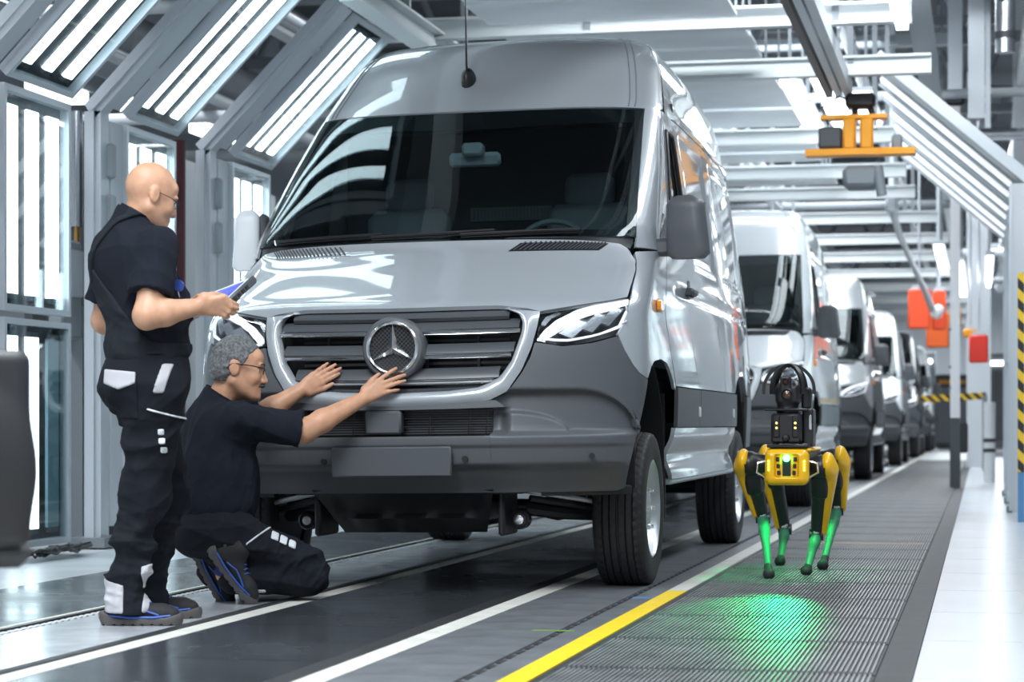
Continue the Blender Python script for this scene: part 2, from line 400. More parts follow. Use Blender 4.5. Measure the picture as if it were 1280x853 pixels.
def S(s, z, off=0.0):
    s = np.asarray(s, float); z = np.asarray(z, float) + 0 * s; sg = np.sign(s); a = np.abs(s)
    th = np.minimum(a, 1) * np.pi / 2; w = wF(z); e = 2 / NE(z)
    x = w * np.sin(th) ** e; y = yF(z) + dF(z) * (1 - np.maximum(np.cos(th), 0) ** e) + np.maximum(a - 1, 0)
    x = x * taper(y) - recess(y, z)
    zz = z - .36 * np.clip((y - 4.35) / .65, 0, 1) ** 2 * np.clip((z - 1.7) / 1.2, 0, 1)
    P = np.stack([sg * x, y, zz], -1)
    return P
def s_x(x, z):
    r = np.clip(np.abs(x) / wF(z), 0, 1); return np.sign(x) * np.arcsin(r ** (NE(z) / 2)) * 2 / np.pi
def s_y(y, z):
    q = (np.asarray(y, float) - yF(z)) / dF(z)
    return np.where(q >= 1, 1 + (q - 1) * dF(z), np.arccos(np.clip(1 - q, 0, 1) ** (NE(z) / 2)) * 2 / np.pi)
def resample(pts, n):
    pts = np.asarray(pts, float); d = np.r_[0, np.cumsum(np.linalg.norm(np.diff(pts, axis=0), axis=1))]; t = np.linspace(0, d[-1], n)
    return np.stack([np.interp(t, d, pts[:, k]) for k in range(pts.shape[1])], 1)
def ruled(A, B, n, m):
    """two polylines of (s,z) to a (n,m,2) grid of parameters"""
    A = resample(A, n); B = resample(B, n); t = np.linspace(0, 1, m)[None, :, None]
    return A[:, None] * (1 - t) + B[:, None] * t
def X2S(pl): return [(float(s_x(x, z)), z) for x, z in pl]
def Y2S(pl): return [(float(s_y(y, z)), z) for y, z in pl]
def offs(P, d, flip=False):
    du = np.gradient(P, axis=0); dv = np.gradient(P, axis=1); N = np.cross(du, dv); N /= np.linalg.norm(N, axis=2, keepdims=True) + 1e-9
    return P + (-N if flip else N) * d
def mirx(P): Q = P.copy(); Q[..., 0] *= -1; return Q
def mirror_pl(pl): return [(-a, b) for a, b in pl[::-1]]

def paint_mat(name, col, flake=0.0):
    return mat(name, col, 0.30, 0.12, coat=1.0)
M_paint = paint_mat('grey_van_paint', (0.385, 0.410, 0.440))
M_bump = mat('grey_bumper_plastic', (0.084, 0.089, 0.098), 0.45, bump=0.05, bscale=400)
M_slat = mat('grille_bar_plastic', (0.075, 0.080, 0.089), 0.36)
M_wglass = glass_mat('windscreen_glass', (0.62, 0.70, 0.71), .75)
M_sglass = glass_mat('side_window_glass', (0.22, 0.26, 0.28))
M_lens = glass_mat('headlamp_lens', (0.95, 0.96, 0.97))
M_drl = mat('headlamp_light_guide', (0.90, 0.93, 0.96), 0.2, emit=0.35)
M_hlrefl = mat('headlamp_reflector', (0.58, 0.60, 0.63), 0.25, 0.8)
M_hldark = mat('headlamp_housing', (0.10, 0.105, 0.115), 0.25, 0.4)
M_tyre = mat('tyre_rubber', (0.020, 0.020, 0.022), 0.6)
M_rim = mat('silver_rim', (0.52, 0.54, 0.56), 0.35, 0.6)
M_int = mat('cab_interior', (0.035, 0.038, 0.042), 0.6)
M_int2 = mat('cab_interior_grey', (0.20, 0.21, 0.22), 0.6)
M_amber = mat('amber_lens', (0.95, 0.30, 0.01), 0.15, coat=1.0)
M_under = mat('underbody_black', (0.014, 0.015, 0.017), 0.5)
M_rad = mat('radiator_fins', (0.085, 0.09, 0.10), 0.55, 0.3)

YA, XC = 10.38, -2.54
def patch(mb, A, B, n=24, m=12, t=.016, off=0.0, mir=False, both=False):
    P = S(*np.moveaxis(ruled(A, B, n, m), 2, 0))
    if off: P = offs(P, off)
    if both or not mir: mb.shell(P, t)
    if both or mir: mb.shell(mirx(P)[::-1], t)
    return mb

def wheel(van, x, y, side):
    """tyre with tread blocks; rim and bolts below it; side=+1 outer face towards +x"""
    R, W = .366, .245; NA = 150
    pf = [(-.118, .235), (-.124, .275), (-.123, .315), (-.116, .345)]
    cols = [-.108, -.098, -.090, -.074, -.070, -.064, -.042, -.038, -.032, -.008, -.004, .004, .008, .032, .038, .042, .064, .070, .074, .090, .098, .108]
    prof = pf + [(c, R - .010 * (abs(c) / .11) ** 4) for c in cols] + [(-a, b) for a, b in pf[::-1]]
    ang = np.arange(NA) * 2 * np.pi / NA; P = np.zeros((NA, len(prof), 3))
    for k, (c, r) in enumerate(prof):
        rr = np.full(NA, r)
        if 4 <= k < 4 + len(cols):
            if min(abs(abs(c) - .070), abs(abs(c) - .038), abs(c)) < .003 and abs(c) > .001 or abs(c) < .005: rr -= .009
            sh = abs(c) > .073; ph = int(abs(c) * 900) % 3
            g = ((np.arange(NA) + ph) % 3 == 0); rr = np.where(g, rr - (.008 if sh else .0035), rr)
        P[:, k, 0] = x + c * side; P[:, k, 1] = y + rr * np.cos(ang); P[:, k, 2] = .366 + rr * np.sin(ang)
    mb = MB(); mb.grid(P, flip=(side < 0), close_u=True)
    o = mb.build('tyre', M_tyre, van, smooth=35)
    rb = MB(); O = np.array([x, y, .366]); D = np.array([side, 0, 0.0])
    prof = [(.238, -.10), (.238, .112), (.226, .118), (.214, .10), (.206, .05), (.196, .035), (.15, .055), (.105, .075), (.098, .092), (.06, .098), (.0, .098)]
    rb.lathe(prof, O, D, 48)
    r = rb.build('rim', M_rim, o, smooth=50)
    hb = MB(); bb = MB()
    for k in range(12):
        a = k * 2 * math.pi / 12; c = O + np.array([side * .047, .172 * math.cos(a), .172 * math.sin(a)])
        hb.cyl(c, c + D * .006, .017, n=8)
    for k in range(6):
        a = k * 2 * math.pi / 6; c = O + np.array([side * .080, .10 * math.cos(a), .10 * math.sin(a)])
        MB().cyl(c, c + D * .03, .014, .011, n=6).build('wheel_nut', M_chrome, o)
    hb.build('rim_holes', M_black, o)['kind'] = 'stuff'
    return o

def make_van():
    van = thing('van', 'grey high-roof van with star badge on its grille, nearest, on the conveyor', 'van', (XC, YA, 0))
    # ---- bonnet
    bot = [(0, 1.288), (.2, 1.29), (.45, 1.292), (.58, 1.276), (.63, 1.262), (.70, 1.275), (.83, 1.300), (.93, 1.322), (.972, 1.338)]
    bot = mirror_pl(bot)[:-1] + bot
    top = [(0, 1.638), (.25, 1.637), (.5, 1.634), (.68, 1.629), (.80, 1.622), (.88, 1.612), (.915, 1.59), (.955, 1.53), (.968, 1.48)]
    top = mirror_pl(top)[:-1] + top
    mb = MB(); patch(mb, X2S(bot), X2S(top), 96, 30, .02); mb.build('bonnet', M_paint, van, smooth=50)
    # cowl strip and wipers
    mb = MB(); patch(mb, X2S([(-.93, 1.60), (-.6, 1.63), (0, 1.636), (.6, 1.63), (.93, 1.60)]), X2S([(-.94, 1.652), (-.6, 1.652), (0, 1.652), (.6, 1.652), (.94, 1.652)]), 40, 4, .01, off=-.012)
    mb.build('cowl_panel', M_black, van)
    for (xa, za, xb, zb) in ((-.30, 1.655, .30, 1.672), (.14, 1.655, .70, 1.668), (-.80, 1.655, -.25, 1.668)):
        mb = MB(); n = 10; xs = np.linspace(xa, xb, n); zs = np.linspace(za, zb, n)
        P = S(s_x(xs, zs), zs) + np.array([0, -.022, .012]); mb.tube(P, .008, 6); mb.tube(P + np.array([0, .006, -.012]), .005, 6)
        mb.build('wiper', M_black, van)
    # bonnet air vents
    for sgn in (-1, 1):
        P = S(*np.moveaxis(ruled(X2S([(.385, 1.574), (.60, 1.575), (.795, 1.576)]), X2S([(.43, 1.616), (.62, 1.618), (.83, 1.612)]), 22, 5), 2, 0))
        P = offs(P, .003); P = P if sgn > 0 else mirx(P)[::-1]
        mb = MB().shell(P, .004); v = mb.build('bonnet_vent', M_black if sgn > 0 else M_paint, van, label='black louvred bonnet vent' if sgn > 0 else None)
        mb = MB()
        for k in range(1, 21):
            mb.tube(offs(P, .005)[k], .0035, 5)
        mb.build('louvres', M_slat if sgn > 0 else M_bump, v)
    # ---- windscreen with black surround, glass
    wb = [(-.94, 1.652), (-.7, 1.654), (-.35, 1.655), (0, 1.655), (.35, 1.655), (.7, 1.654), (.94, 1.652)]
    wt = [(-.855, 2.39), (-.6, 2.385), (-.3, 2.382), (0, 2.381), (.3, 2.382), (.6, 2.385), (.855, 2.39)]
    mb = MB(); patch(mb, X2S(wb), X2S(wt), 60, 24, .006); mb.build('windscreen', M_wglass, van, smooth=180)
    mb = MB()
    wt2 = [(x, z - .10 + .02 * abs(x)) for x, z in wt]; wb2 = [(x, z + .035) for x, z in wb]
    patch(mb, X2S(wt2), X2S(wt), 40, 4, .003, off=-.008); patch(mb, X2S(wb), X2S(wb2), 40, 3, .003, off=-.008)
    for sgn in (-1, 1):
        A = [(sgn * .94, 1.652), (sgn * .855, 2.39)]; B = [(sgn * .895, 1.66), (sgn * .815, 2.38)]
        P = S(*np.moveaxis(ruled(X2S(A), X2S(B), 16, 3), 2, 0)); P = offs(P, -.008, flip=sgn < 0) if False else P + np.array([0, .010, -.004])
        mb.shell(P, .003, flip=sgn > 0)
    mb.build('windscreen_border', M_black, van)
    # ---- windscreen pillars (between glass edge and door)
    for sgn in (-1, 1):
        z = np.linspace(1.60, 2.40, 26); xg = np.interp(z, [1.652, 2.39], [.946, .861]); xg = np.where(z < 1.652, .946, xg)
        yd = np.interp(z, [1.60, 1.68, 1.85, 2.05, 2.25, 2.40], [.44, .50, .64, .81, .98, 1.11])
        s0 = s_x(xg, z); s1 = s_y(yd, z); t = np.linspace(0, 1, 12)
        P = S(s0[:, None] * (1 - t) + s1[:, None] * t, np.repeat(z[:, None], 12, 1))
        P = P.transpose(1, 0, 2)
        mb = MB(); mb.shell(P if sgn > 0 else mirx(P)[::-1], .012); mb.build('windscreen_pillar', M_paint, van, smooth=60)
    # ---- roof front cap, roof
    q = np.linspace(-1, 1, 61); zc = np.r_[np.linspace(2.392, 2.80, 14), 2.83, 2.86, 2.885, 2.905, 2.92, 2.93, 2.94]
    P = S(np.repeat(q[:, None], len(zc), 1) * np.interp(zc, [2.39, 2.42, 2.95], [.88, .985, 1.0])[None], np.repeat(zc[None], 61, 0))
    mb = MB(); mb.shell(P, .012); mb.build('roof_cap', M_paint, van, smooth=60)
    zs = np.r_[np.linspace(2.405, 2.80, 10), 2.83, 2.86, 2.885, 2.905, 2.92, 2.93, 2.94, 2.947]
    ys = np.linspace(0, 1, 44)
    def rp(sg):
        G = np.zeros((44, len(zs), 3))
        for k, z_ in enumerate(zs):
            y0 = float(yF(z_) + dF(z_)) + .008; yy = y0 + (4.98 - y0) * ys
            G[:, k] = S(1 + (yy - float(yF(z_) + dF(z_))), z_)
        if sg < 0: G[..., 0] *= -1
        return G
    A = rp(1); B = rp(-1)[:, ::-1]; G = np.concatenate([A, B], 1)
    mb = MB(); mb.grid(G); ro = mb.build('roof', M_paint, van, smooth=60)
    # seam strips on the cap near its edges
    for sgn in (-1, 1):
        zz = np.linspace(2.40, 2.925, 24)
        for dx in (.045, .075):
            xx = np.minimum(wF(zz) * .94 - dx, .86 - dx); P = S(s_x(sgn * xx, zz), zz) + np.array([0, -.001, 0]); MB().tube(P, .004, 5).build('cap_seam', M_mgrey, van)
    # antenna
    c = S(float(s_x(-.085, 2.575)), 2.575); mb = MB()
    nrm = vnorm([0, -.80, .60]); up = vnorm([0, .60, .80])
    for k, (r, h) in enumerate(((1, 0), (.95, .012), (.75, .028), (.45, .042))): pass
    P = []
    for r, h in ((1, 0), (.95, .014), (.78, .032), (.45, .048), (.05, .055)):
        P.append([c + nrm * h * 1.3 + up * (.070 * r * math.sin(a) + .012) + np.array([.040 * r * math.cos(a), 0, 0]) for a in np.linspace(0, 2 * math.pi, 25)[:-1]])
    mb.grid(np.array(P).transpose(1, 0, 2), close_u=True)
    an = mb.build('antenna_base', M_black, van)
    MB().tube([c + nrm * .04 + up * .02, c + nrm * .045 + np.array([0, 0, .06]), c + nrm * .05 + np.array([0, -.005, .43])], [.008, .006, .0022], 8).build('antenna_rod', M_black, an)
    # ---- wings (front fenders)
    for sgn in (-1, 1):
        mb = MB()
        low = Y2S([(-.655, 1.16), (-.635, 1.08), (-.595, 1.02), (-.545, .985), (-.47, .968), (-.43, .964), (-.40, .985), (-.33, 1.02), (-.22, 1.05), (0, 1.065), (.2, 1.05), (.32, 1.01), (.40, .965), (.44, .93), (.50, .925)])
        hi = [(float(s_x(.982, 1.215)), 1.215), (float(s_x(.992, 1.27)), 1.27), (float(s_x(.985, 1.338)), 1.338), (float(s_x(.978, 1.40)), 1.40), (float(s_x(.974, 1.47)), 1.47)] + [(float(s_x(.962, 1.53)), 1.53), (float(s_x(.945, 1.575)), 1.575)] + Y2S([(.22, 1.595), (.43, 1.595), (.485, 1.595)])
        P = S(*np.moveaxis(ruled(low, hi, 60, 22), 2, 0)); mb.shell(P if sgn > 0 else mirx(P)[::-1], .015)
        mb.build('wing', M_paint, van, smooth=60)
        # amber side repeater
        pz = S(float(s_y(.02, 1.318)), 1.318); mb = MB(); mb.box((pz[0] * sgn + sgn * .008, pz[1], 1.318), (.03, .125, .062), ch=.012); mb.build('side_indicator', M_amber, van)
    # ---- bumper
    mb = MB()
    arc = lambda z: float(s_y(np.interp(z, [.46, .96], [-.60, -.43]), z))
    def features(P):
        """moulded ledge, undercut and corner pocket of the bumper"""
        X_, Z_ = np.abs(P[..., 0]), P[..., 2]
        P[..., 1] += .042 * (1 - sstep(.555, .592, Z_)) * (1 - sstep(.90, 1.03, X_)) + .010 * (1 - sstep(.655, .675, Z_))
        zb = .738 + .178 * np.sqrt(np.clip(1 - (np.clip(X_ - .80, 0, 1) / .225) ** 2, 0, 1))
        P[..., 1] += .050 * sstep(-.004, .030, zb - Z_) * sstep(.706, .738, Z_) * sstep(.40, .50, X_)
        fold = .715 + .105 * np.sqrt(np.clip(1 - (np.clip(X_ - .50, 0, 1) / .27) ** 2, 0, 1))
        P[..., 1] -= .022 * sstep(-.002, .010, fold - Z_) * sstep(.712, .74, Z_) * sstep(.47, .53, X_) * (X_ < .78)
        P[..., 1] += .055 * (1 - sstep(.435, .52, X_)) * sstep(.716, .735, Z_) * (1 - sstep(.826, .838, Z_))
        return P
    def band(za, zb, n, m):
        z = np.linspace(za, zb, m); x = np.linspace(-.436, .436, n); return S(s_x(x[:, None] + 0 * z[None], z[None] + 0 * x[:, None]), np.repeat(z[None], n, 0))
    mb.shell(features(band(.458, .712, 60, 44)), .025)
    for sgn in (-1, 1):
        lo = X2S([(x, .458) for x in (.435, .50, .57, .65, .73, .80, .87, .93)]) + [(arc(.458) - .06, .458), (arc(.458), .470)]
        hi = X2S([(.435, .872), (.475, .886), (.520, .918), (.572, .992), (.606, 1.06), (.622, 1.122), (.74, 1.103), (.86, 1.118), (.955, 1.150)])
        hi2 = Y2S([(-.640, 1.085), (-.60, 1.018), (-.545, .980), (-.43, .960)])
        A = resample(lo, 130); B = resample(hi + hi2, 130); t = np.linspace(0, 1, 90)[None, :, None]
        G = A[:, None] * (1 - t) + B[:, None] * t
        P = features(S(G[..., 0], G[..., 1]))
        mb.shell(P if sgn > 0 else mirx(P)[::-1], .02)
    # strip between grille surround and lower intake
    P = S(*np.moveaxis(ruled(X2S([(-.50, .838), (-.25, .832), (0, .830), (.25, .832), (.50, .838)]), X2S([(-.46, .868), (-.38, .868), (-.25, .855), (0, .848), (.25, .855), (.38, .868), (.46, .868)]), 40, 4), 2, 0)); mb.shell(P, .03)
    bmp = mb.build('front_bumper', M_bump, van, smooth=50)
    # plate holder with square print field, sensors, tow cover
    mb = MB(); c = S(0, .602)
    mb.box((0, c[1] - .022, .602), (.545, .022, .132), ch=.006); ph = mb.build('plate_holder', M_slat, van, label='blank dark number plate holder')
    for x, z in ((-.32, .605), (.325, .612), (.862, .618), (-.862, .618)):
        c = S(float(s_x(x, z)), z); n_ = vnorm([x * .5 * abs(x), -1, 0]); MB().cyl(c + n_ * .002 + np.array([0, .012 * (1 - x * x / 1.2), 0]), c + n_ * .006, .013, n=14).build('parking_sensor', M_black, van)
    # ---- grille: surround, bars, badge
    so = [(.635, 1.262), (.628, 1.19), (.608, 1.10), (.568, 1.0), (.505, .905), (.43, .868), (.25, .853), (0, .846)]
    si = [(.470, 1.274), (.532, 1.262), (.558, 1.225), (.556, 1.17), (.520, 1.05), (.470, .975), (.385, .932), (.24, .915), (0, .908)]
    mb = MB(); A = resample(so + mirror_pl(so)[1:], 90); B = resample(si + mirror_pl(si)[1:], 90)
    t = np.linspace(0, 1, 7)[None, :, None]; G = A[:, None] * (1 - t) + B[:, None] * t
    P = S(s_x(G[..., 0], G[..., 1]), G[..., 1]); bul = np.sin(np.linspace(0, math.pi, 7))[None, :] * .018; P[..., 1] -= bul
    P[:, -1, 1] += .035
    mb.shell(P, .012, flip=True); mb.build('grille_surround', M_paint, van, smooth=60, label='painted frame around the grille')
    # dark radiator pack behind
    mb = MB(); mb.box((0, -.70, .98), (1.16, .02, .58)); rad = mb.build('radiator', M_black, van)
    mb = MB()
    for k in range(22): mb.box((0, -.735, .735 + k * .0255), (.96, .008, .012))
    for x in (-.36, -.13, .10, .34): mb.box((x, -.745, 1.0), (.012, .012, .55))
    mb.build('radiator_fins', M_rad, rad)
    def bar(z0, z1, xin, zt, name, m, dy0, dy1, th=.02, parent=None):
        x = np.linspace(-xin, xin, 50); A = []
        for z, dy in ((z0, dy0), ((z0 + z1) / 2, (dy0 + dy1) / 2 - .012), (z1, dy1)):
            zz = z + zt * (x / xin) ** 2
            P = S(s_x(x, zz), zz); P[:, 1] += dy; A.append(P)
        return MB().shell(np.array(A).transpose(1, 0, 2), th).build(name, m, parent or van, smooth=60)
    gr = []
    for (z0, z1, xi) in ((1.238, 1.272, .50), (1.186, 1.228, .548), (1.078, 1.122, .53), (.964, 1.014, .468)):
        gr.append(bar(z0, z1, xi, .006, 'grille_bar', M_slat, .012, .05))
    for (z, xi) in ((1.176, .554), (1.066, .52), (.950, .445)):
        gr.append(bar(z - .006, z + .006, xi, .006, 'chrome_strip', M_chrome, .004, .010, .02))
    bar(.908, .925, .40, .01, 'grille_bar', M_slat, .02, .03)
    # badge: dark bowl, chrome ring, three-pointed star
    bc = np.array([0, S(0, 1.105)[1] - .015, 1.105]); D = np.array([0, -1, .04])
    mb = MB(); mb.lathe([(.142, -.06), (.140, .012), (.132, .022), (.120, .024), (.113, .016), (.108, .004)], bc, D, 64); bd = mb.build('badge', M_bump, van, smooth=40); MB().lathe([(.109, .002), (.0, -.002)], bc, D, 40).build('badge_field', M_black, bd)
    mb = MB(); mb.lathe([(.121, .016), (.119, .027), (.112, .031), (.105, .027), (.103, .010)], bc, D, 64); mb.build('badge_ring', M_chrome, bd)
    mb = MB()
    for k in range(-7, 8):   # fine mesh behind the star
        L = math.sqrt(max(.102 ** 2 - (k * .0135) ** 2, 0))
        for sg in (1, -1):
            d = np.array([math.cos(math.pi / 4), 0, sg * math.sin(math.pi / 4)]); nn = np.array([-d[2], 0, d[0]])
            if L > .01: mb.box(bc + nn * k * .0135 + np.array([0, -.005, 0]), (2 * L, .004, .002), R=roty(-sg * math.pi / 4))
    mb.build('badge_mesh', M_slat, bd)
    mb = MB(); ctr = bc + np.array([0, -.034, 0]); back = bc + np.array([0, -.008, 0])
    for k in range(3):
        a = math.pi / 2 + k * 2 * math.pi / 3; tip = back + .106 * np.array([math.cos(a), 0, math.sin(a)]) + np.array([0, -.012, 0])
        for sg in (-1, 1):
            b = a + sg * math.pi / 3; side = back + .024 * np.array([math.cos(b), 0, math.sin(b)])
            mb.add([ctr, tip, side], [(0, 1, 2) if sg < 0 else (0, 2, 1)])
            mb.add([back, tip, side], [(0, 2, 1) if sg < 0 else (0, 1, 2)])
    mb.build('badge_star', M_chrome, bd, smooth=0, label='chrome three-pointed star')
    # lower intake: dark opening, radar cover, grid wires
    mb = MB(); mb.box((0, -.86, .775), (1.0, .02, .15)); il = mb.build('lower_intake', M_black, van)
    mb = MB()
    for k in range(11): mb.box((0.02, -.875, .725 + k * .011), (.84, .006, .006))
    mb.build('cooler_fins', M_rad, il)
    mb = MB()
    for z in (.755, .792): mb.cyl((-.44, -.93, z), (.44, -.93, z), .0028, n=5)
    for x in (-.38, -.2, .15, .33, .41): mb.cyl((x, -.93, .715), (x + .01, -.93, .832), .0028, n=5)
    mb.build('intake_wires', M_black, il)
    mb = MB(); mb.box((-.045, -.955, .775), (.165, .06, .106), ch=.01); mb.build('radar_cover', M_bump, van)
    # ---- headlamps
    hl = [(.636, 1.256), (.72, 1.270), (.84, 1.295), (.93, 1.316), (.977, 1.332)]
    hb = [(.630, 1.128), (.70, 1.112), (.76, 1.108), (.85, 1.122), (.945, 1.150)]
    ho = [(.977, 1.332), (.990, 1.27), (.983, 1.20), (.962, 1.155)]
    for sgn in (-1, 1):
        G = ruled(X2S(hb + [(.962, 1.155), (.978, 1.19)]), X2S(hl + [(.982, 1.31), (.989, 1.27)]), 30, 14); P = S(*np.moveaxis(G, 2, 0))
        mir = (lambda A: A) if sgn > 0 else (lambda A: mirx(A)[::-1])
        hl_ = MB().shell(mir(P - np.array([0, 0.0, 0])), .004).build('headlamp', M_lens, van, smooth=60)
        back = P + np.array([-.02, .10, 0]); MB().shell(mir(back), .004).build('lamp_housing', M_hldark, hl_, smooth=60)
        # rim walls between lens and housing
        mb = MB()
        for A, B in ((P[:, 0], back[:, 0]), (back[:, -1], P[:, -1]), (back[0], P[0]), (P[-1], back[-1])):
            mb.grid(mir(np.stack([A, B], 1)))
        mb.build('lamp_wall', M_hldark, hl_, smooth=60)
        def strip3(u0v0, w, m, name, dy, th=.012):
            """band inside the lamp in (u,v) lamp coordinates, 0..1"""
            pts = resample(u0v0, 40); d = np.gradient(pts, axis=0); n_ = np.stack([-d[:, 1], d[:, 0]], 1); n_ /= np.linalg.norm(n_, axis=1, keepdims=True)
            ww = np.asarray(w); ww = np.interp(np.linspace(0, 1, 40), np.linspace(0, 1, len(ww)), ww)[:, None]
            n_ = n_ * np.array([[.36, 1.0]])
            def L(p):
                u = np.clip(p[:, 0], 0.01, .99) * 29; v = np.clip(p[:, 1], .02, .98) * 13
                i = np.minimum(u.astype(int), 28); j = np.minimum(v.astype(int), 12); fu = (u - i)[:, None]; fv = (v - j)[:, None]
                return P[i, j] * (1 - fu) * (1 - fv) + P[i + 1, j] * fu * (1 - fv) + P[i, j + 1] * (1 - fu) * fv + P[i + 1, j + 1] * fu * fv
            Q = np.stack([L(pts - n_ * ww / 2), L(pts), L(pts + n_ * ww / 2)], 1) + np.array([0, dy, 0])
            MB().shell(mir(Q) if sgn > 0 else mirx(Q)[::-1], th).build(name, m, hl_, smooth=60)
        strip3([(.97, .93), (.75, .93), (.5, .90), (.30, .82), (.16, .62), (.08, .35), (.04, .14)], [.10, .15, .20, .26, .24, .18], M_drl, 'light_guide', .018)
        strip3([(.05, .13), (.30, .14), (.60, .17), (.86, .24), (.93, .50), (.95, .78)], [.06, .05, .05, .10, .22, .14], M_drl, 'light_guide', .020)
        strip3([(.02, .55), (.06, .80), (.14, .93)], [.12, .14, .12], M_hlrefl, 'lamp_reflector', .03)
        for k, (u, v) in enumerate(((.30, .42), (.50, .50), (.69, .58))):
            strip3([(u - .085, v - .20), (u + .085, v + .20)], [.46, .46], M_hldark, 'lamp_cell', .050)
            strip3([(u - .070, v - .17), (u + .070, v + .17)], [.40, .40], M_hlrefl, 'lamp_reflector', .034, .03)
    # ---- front doors
    for sgn in (-1, 1):
        mb = MB()
        def pt(A, B, n, m_, t=.014, off=0):
            P = S(*np.moveaxis(ruled(A, B, n, m_), 2, 0))
            if off: P = offs(P, off)
            mb.shell(P if sgn > 0 else mirx(P)[::-1], t)
        pt(Y2S([(.508, .945), (1.0, .945), (1.415, .945)]), Y2S([(.492, 1.66), (1.0, 1.66), (1.415, 1.66)]), 30, 30)
        pt(Y2S([(.498, 1.66), (.60, 1.66), (.70, 1.66)]), Y2S([(1.09, 2.36), (1.10, 2.36), (1.115, 2.33)]), 6, 24)
        pt(Y2S([(1.355, 1.66), (1.415, 1.66)]), Y2S([(1.345, 2.30), (1.415, 2.36)]), 5, 20)
        pt(Y2S([(1.085, 2.315), (1.345, 2.30)]), Y2S([(1.085, 2.375), (1.415, 2.36)]), 10, 5)
        dr = mb.build('front_door', M_paint, van, smooth=60)
        mb = MB(); P = S(*np.moveaxis(ruled(Y2S([(.60, 1.655), (1.36, 1.655)]), Y2S([(1.07, 2.32), (1.355, 2.32)]), 24, 20), 2, 0)); P[..., 0] -= .012
        mb.shell(P if sgn > 0 else mirx(P)[::-1], .004); mb.build('door_window', M_sglass, dr)
        mb = MB(); A = Y2S([(.70, 1.662), (1.10, 2.30), (1.34, 2.295), (1.352, 1.662)]); A = resample(A + [A[0]], 50)[:-1]
        P = S(A[:, 0], A[:, 1]); P[:, 0] += .002
        if sgn < 0: P[:, 0] *= -1
        mb.tube(P, .011, 6, closed=True); mb.build('window_seal', M_black, dr)
        c = S(float(s_y(1.29, 1.455)), 1.455); mb = MB(); x0 = c[0] * sgn
        mb.box((x0 + sgn * .03, 1.25, 1.455), (.03, .20, .038), ch=.012); mb.box((x0 + sgn * .012, 1.17, 1.455), (.03, .035, .034)); mb.box((x0 + sgn * .012, 1.33, 1.455), (.03, .05, .05), ch=.01)
        mb.cyl((x0, 1.25, 1.455), (x0 + sgn * .006, 1.25, 1.455), .062, n=20)
        mb.build('door_handle', M_bump, dr)
        # mirror
        mb = MB(); R = rotz(-sgn * .22)
        P = []
        for v in np.linspace(0, 1, 15):
            z = 1.555 + .305 * v; wv = .108 - .018 * v - .05 * max(0, (v - .86) / .14) ** 2 - .03 * max(0, (.08 - v) / .08) ** 2; dv = .062 - .02 * abs(v - .45) - .03 * max(0, (v - .9) / .1)
            cx = (1.17 if sgn > 0 else 1.075) - .015 * v
            ring = []
            for a in np.linspace(0, 2 * math.pi, 29)[:-1]:
                ca, sa = math.cos(a), math.sin(a); q = R @ np.array([(1 if sgn > 0 else .66) * wv * np.sign(ca) * abs(ca) ** .5, dv * np.sign(sa) * abs(sa) ** .7, 0]); ring.append((sgn * cx + q[0], .20 + q[1], z))
            P.append(ring)
        P = np.array(P).transpose(1, 0, 2); mb.grid(P, close_u=True)
        mb.add(P[:, 0], [tuple(range(28))[::-1]]); mb.add(P[:, -1], [tuple(range(28))])
        mi = mb.build('wing_mirror', M_bump if sgn > 0 else M_white, van, smooth=60, label=None)
        if sgn < 0: MB().box((-.985, .225, 1.715), (.035, .09, .25), ch=.015).build('mirror_bezel', M_bump, mi)
        mb = MB(); mb.box((sgn * 1.055, .25, 1.615), (.21, .085, .085), ch=.02); mb.build('mirror_arm', M_bump, mi)
        mb = MB(); mb.box((sgn * 1.0, .47, 1.66), (.03, .26, .20), R=rotx(math.radians(32)), ch=.01); mb.box((sgn * .985, .37, 1.575), (.03, .12, .06), ch=.01); mb.build('mirror_base', M_bump, mi)
        mb = MB(); mb.box((sgn * (1.17 if sgn > 0 else 1.075), .262, 1.72), (.16, .006, .22), R=R); mb.build('mirror_glass', M_chrome, mi)
    # ---- side panels
    for sgn in (-1, 1):
        def sp(A, B, n, m_, name, m, t=.014, off=0, parent=None):
            P = S(*np.moveaxis(ruled(A, B, n, m_), 2, 0))
            if off: P = offs(P, off)
            return MB().shell(P if sgn > 0 else mirx(P)[::-1], t).build(name, m, parent or van, smooth=60)
        sp(Y2S([(1.425, .945), (2.70, .945)]), Y2S([(1.425, 2.400), (2.70, 2.400)]), 60, 60, 'side_panel', M_paint)
        lo = [(2.708, .945), (3.20, .945), (3.27, .95), (3.33, .99), (3.42, 1.03), (3.60, 1.06), (3.77, 1.065), (3.94, 1.06), (4.12, 1.03), (4.21, .99), (4.27, .95), (4.34, .945), (4.97, .945)]
        sp(Y2S(lo), Y2S([(2.708, 2.40), (4.97, 2.40)]), 80, 60, 'rear_side_panel', M_paint)
        sp(Y2S([(1.085, 2.378), (1.425, 2.36), (1.43, 2.402)]), Y2S([(1.10, 2.405), (1.42, 2.405), (1.43, 2.406)]), 8, 4, 'door_rail', M_paint)
        # cladding and sill
        c1 = sp(Y2S([(.515, .742), (1.415, .742)]), Y2S([(.505, .938), (1.415, .938)]), 20, 6, 'door_cladding', M_bump, .02, .010)
        c2 = sp(Y2S([(1.428, .742), (3.30, .742)]), Y2S([(1.428, .938), (3.255, .938)]), 30, 6, 'side_cladding', M_bump, .02, .010)
        sp(Y2S([(4.30, .60), (4.96, .60)]), Y2S([(4.27, .938), (4.96, .938)]), 12, 6, 'rear_cladding', M_bump, .02, .004)
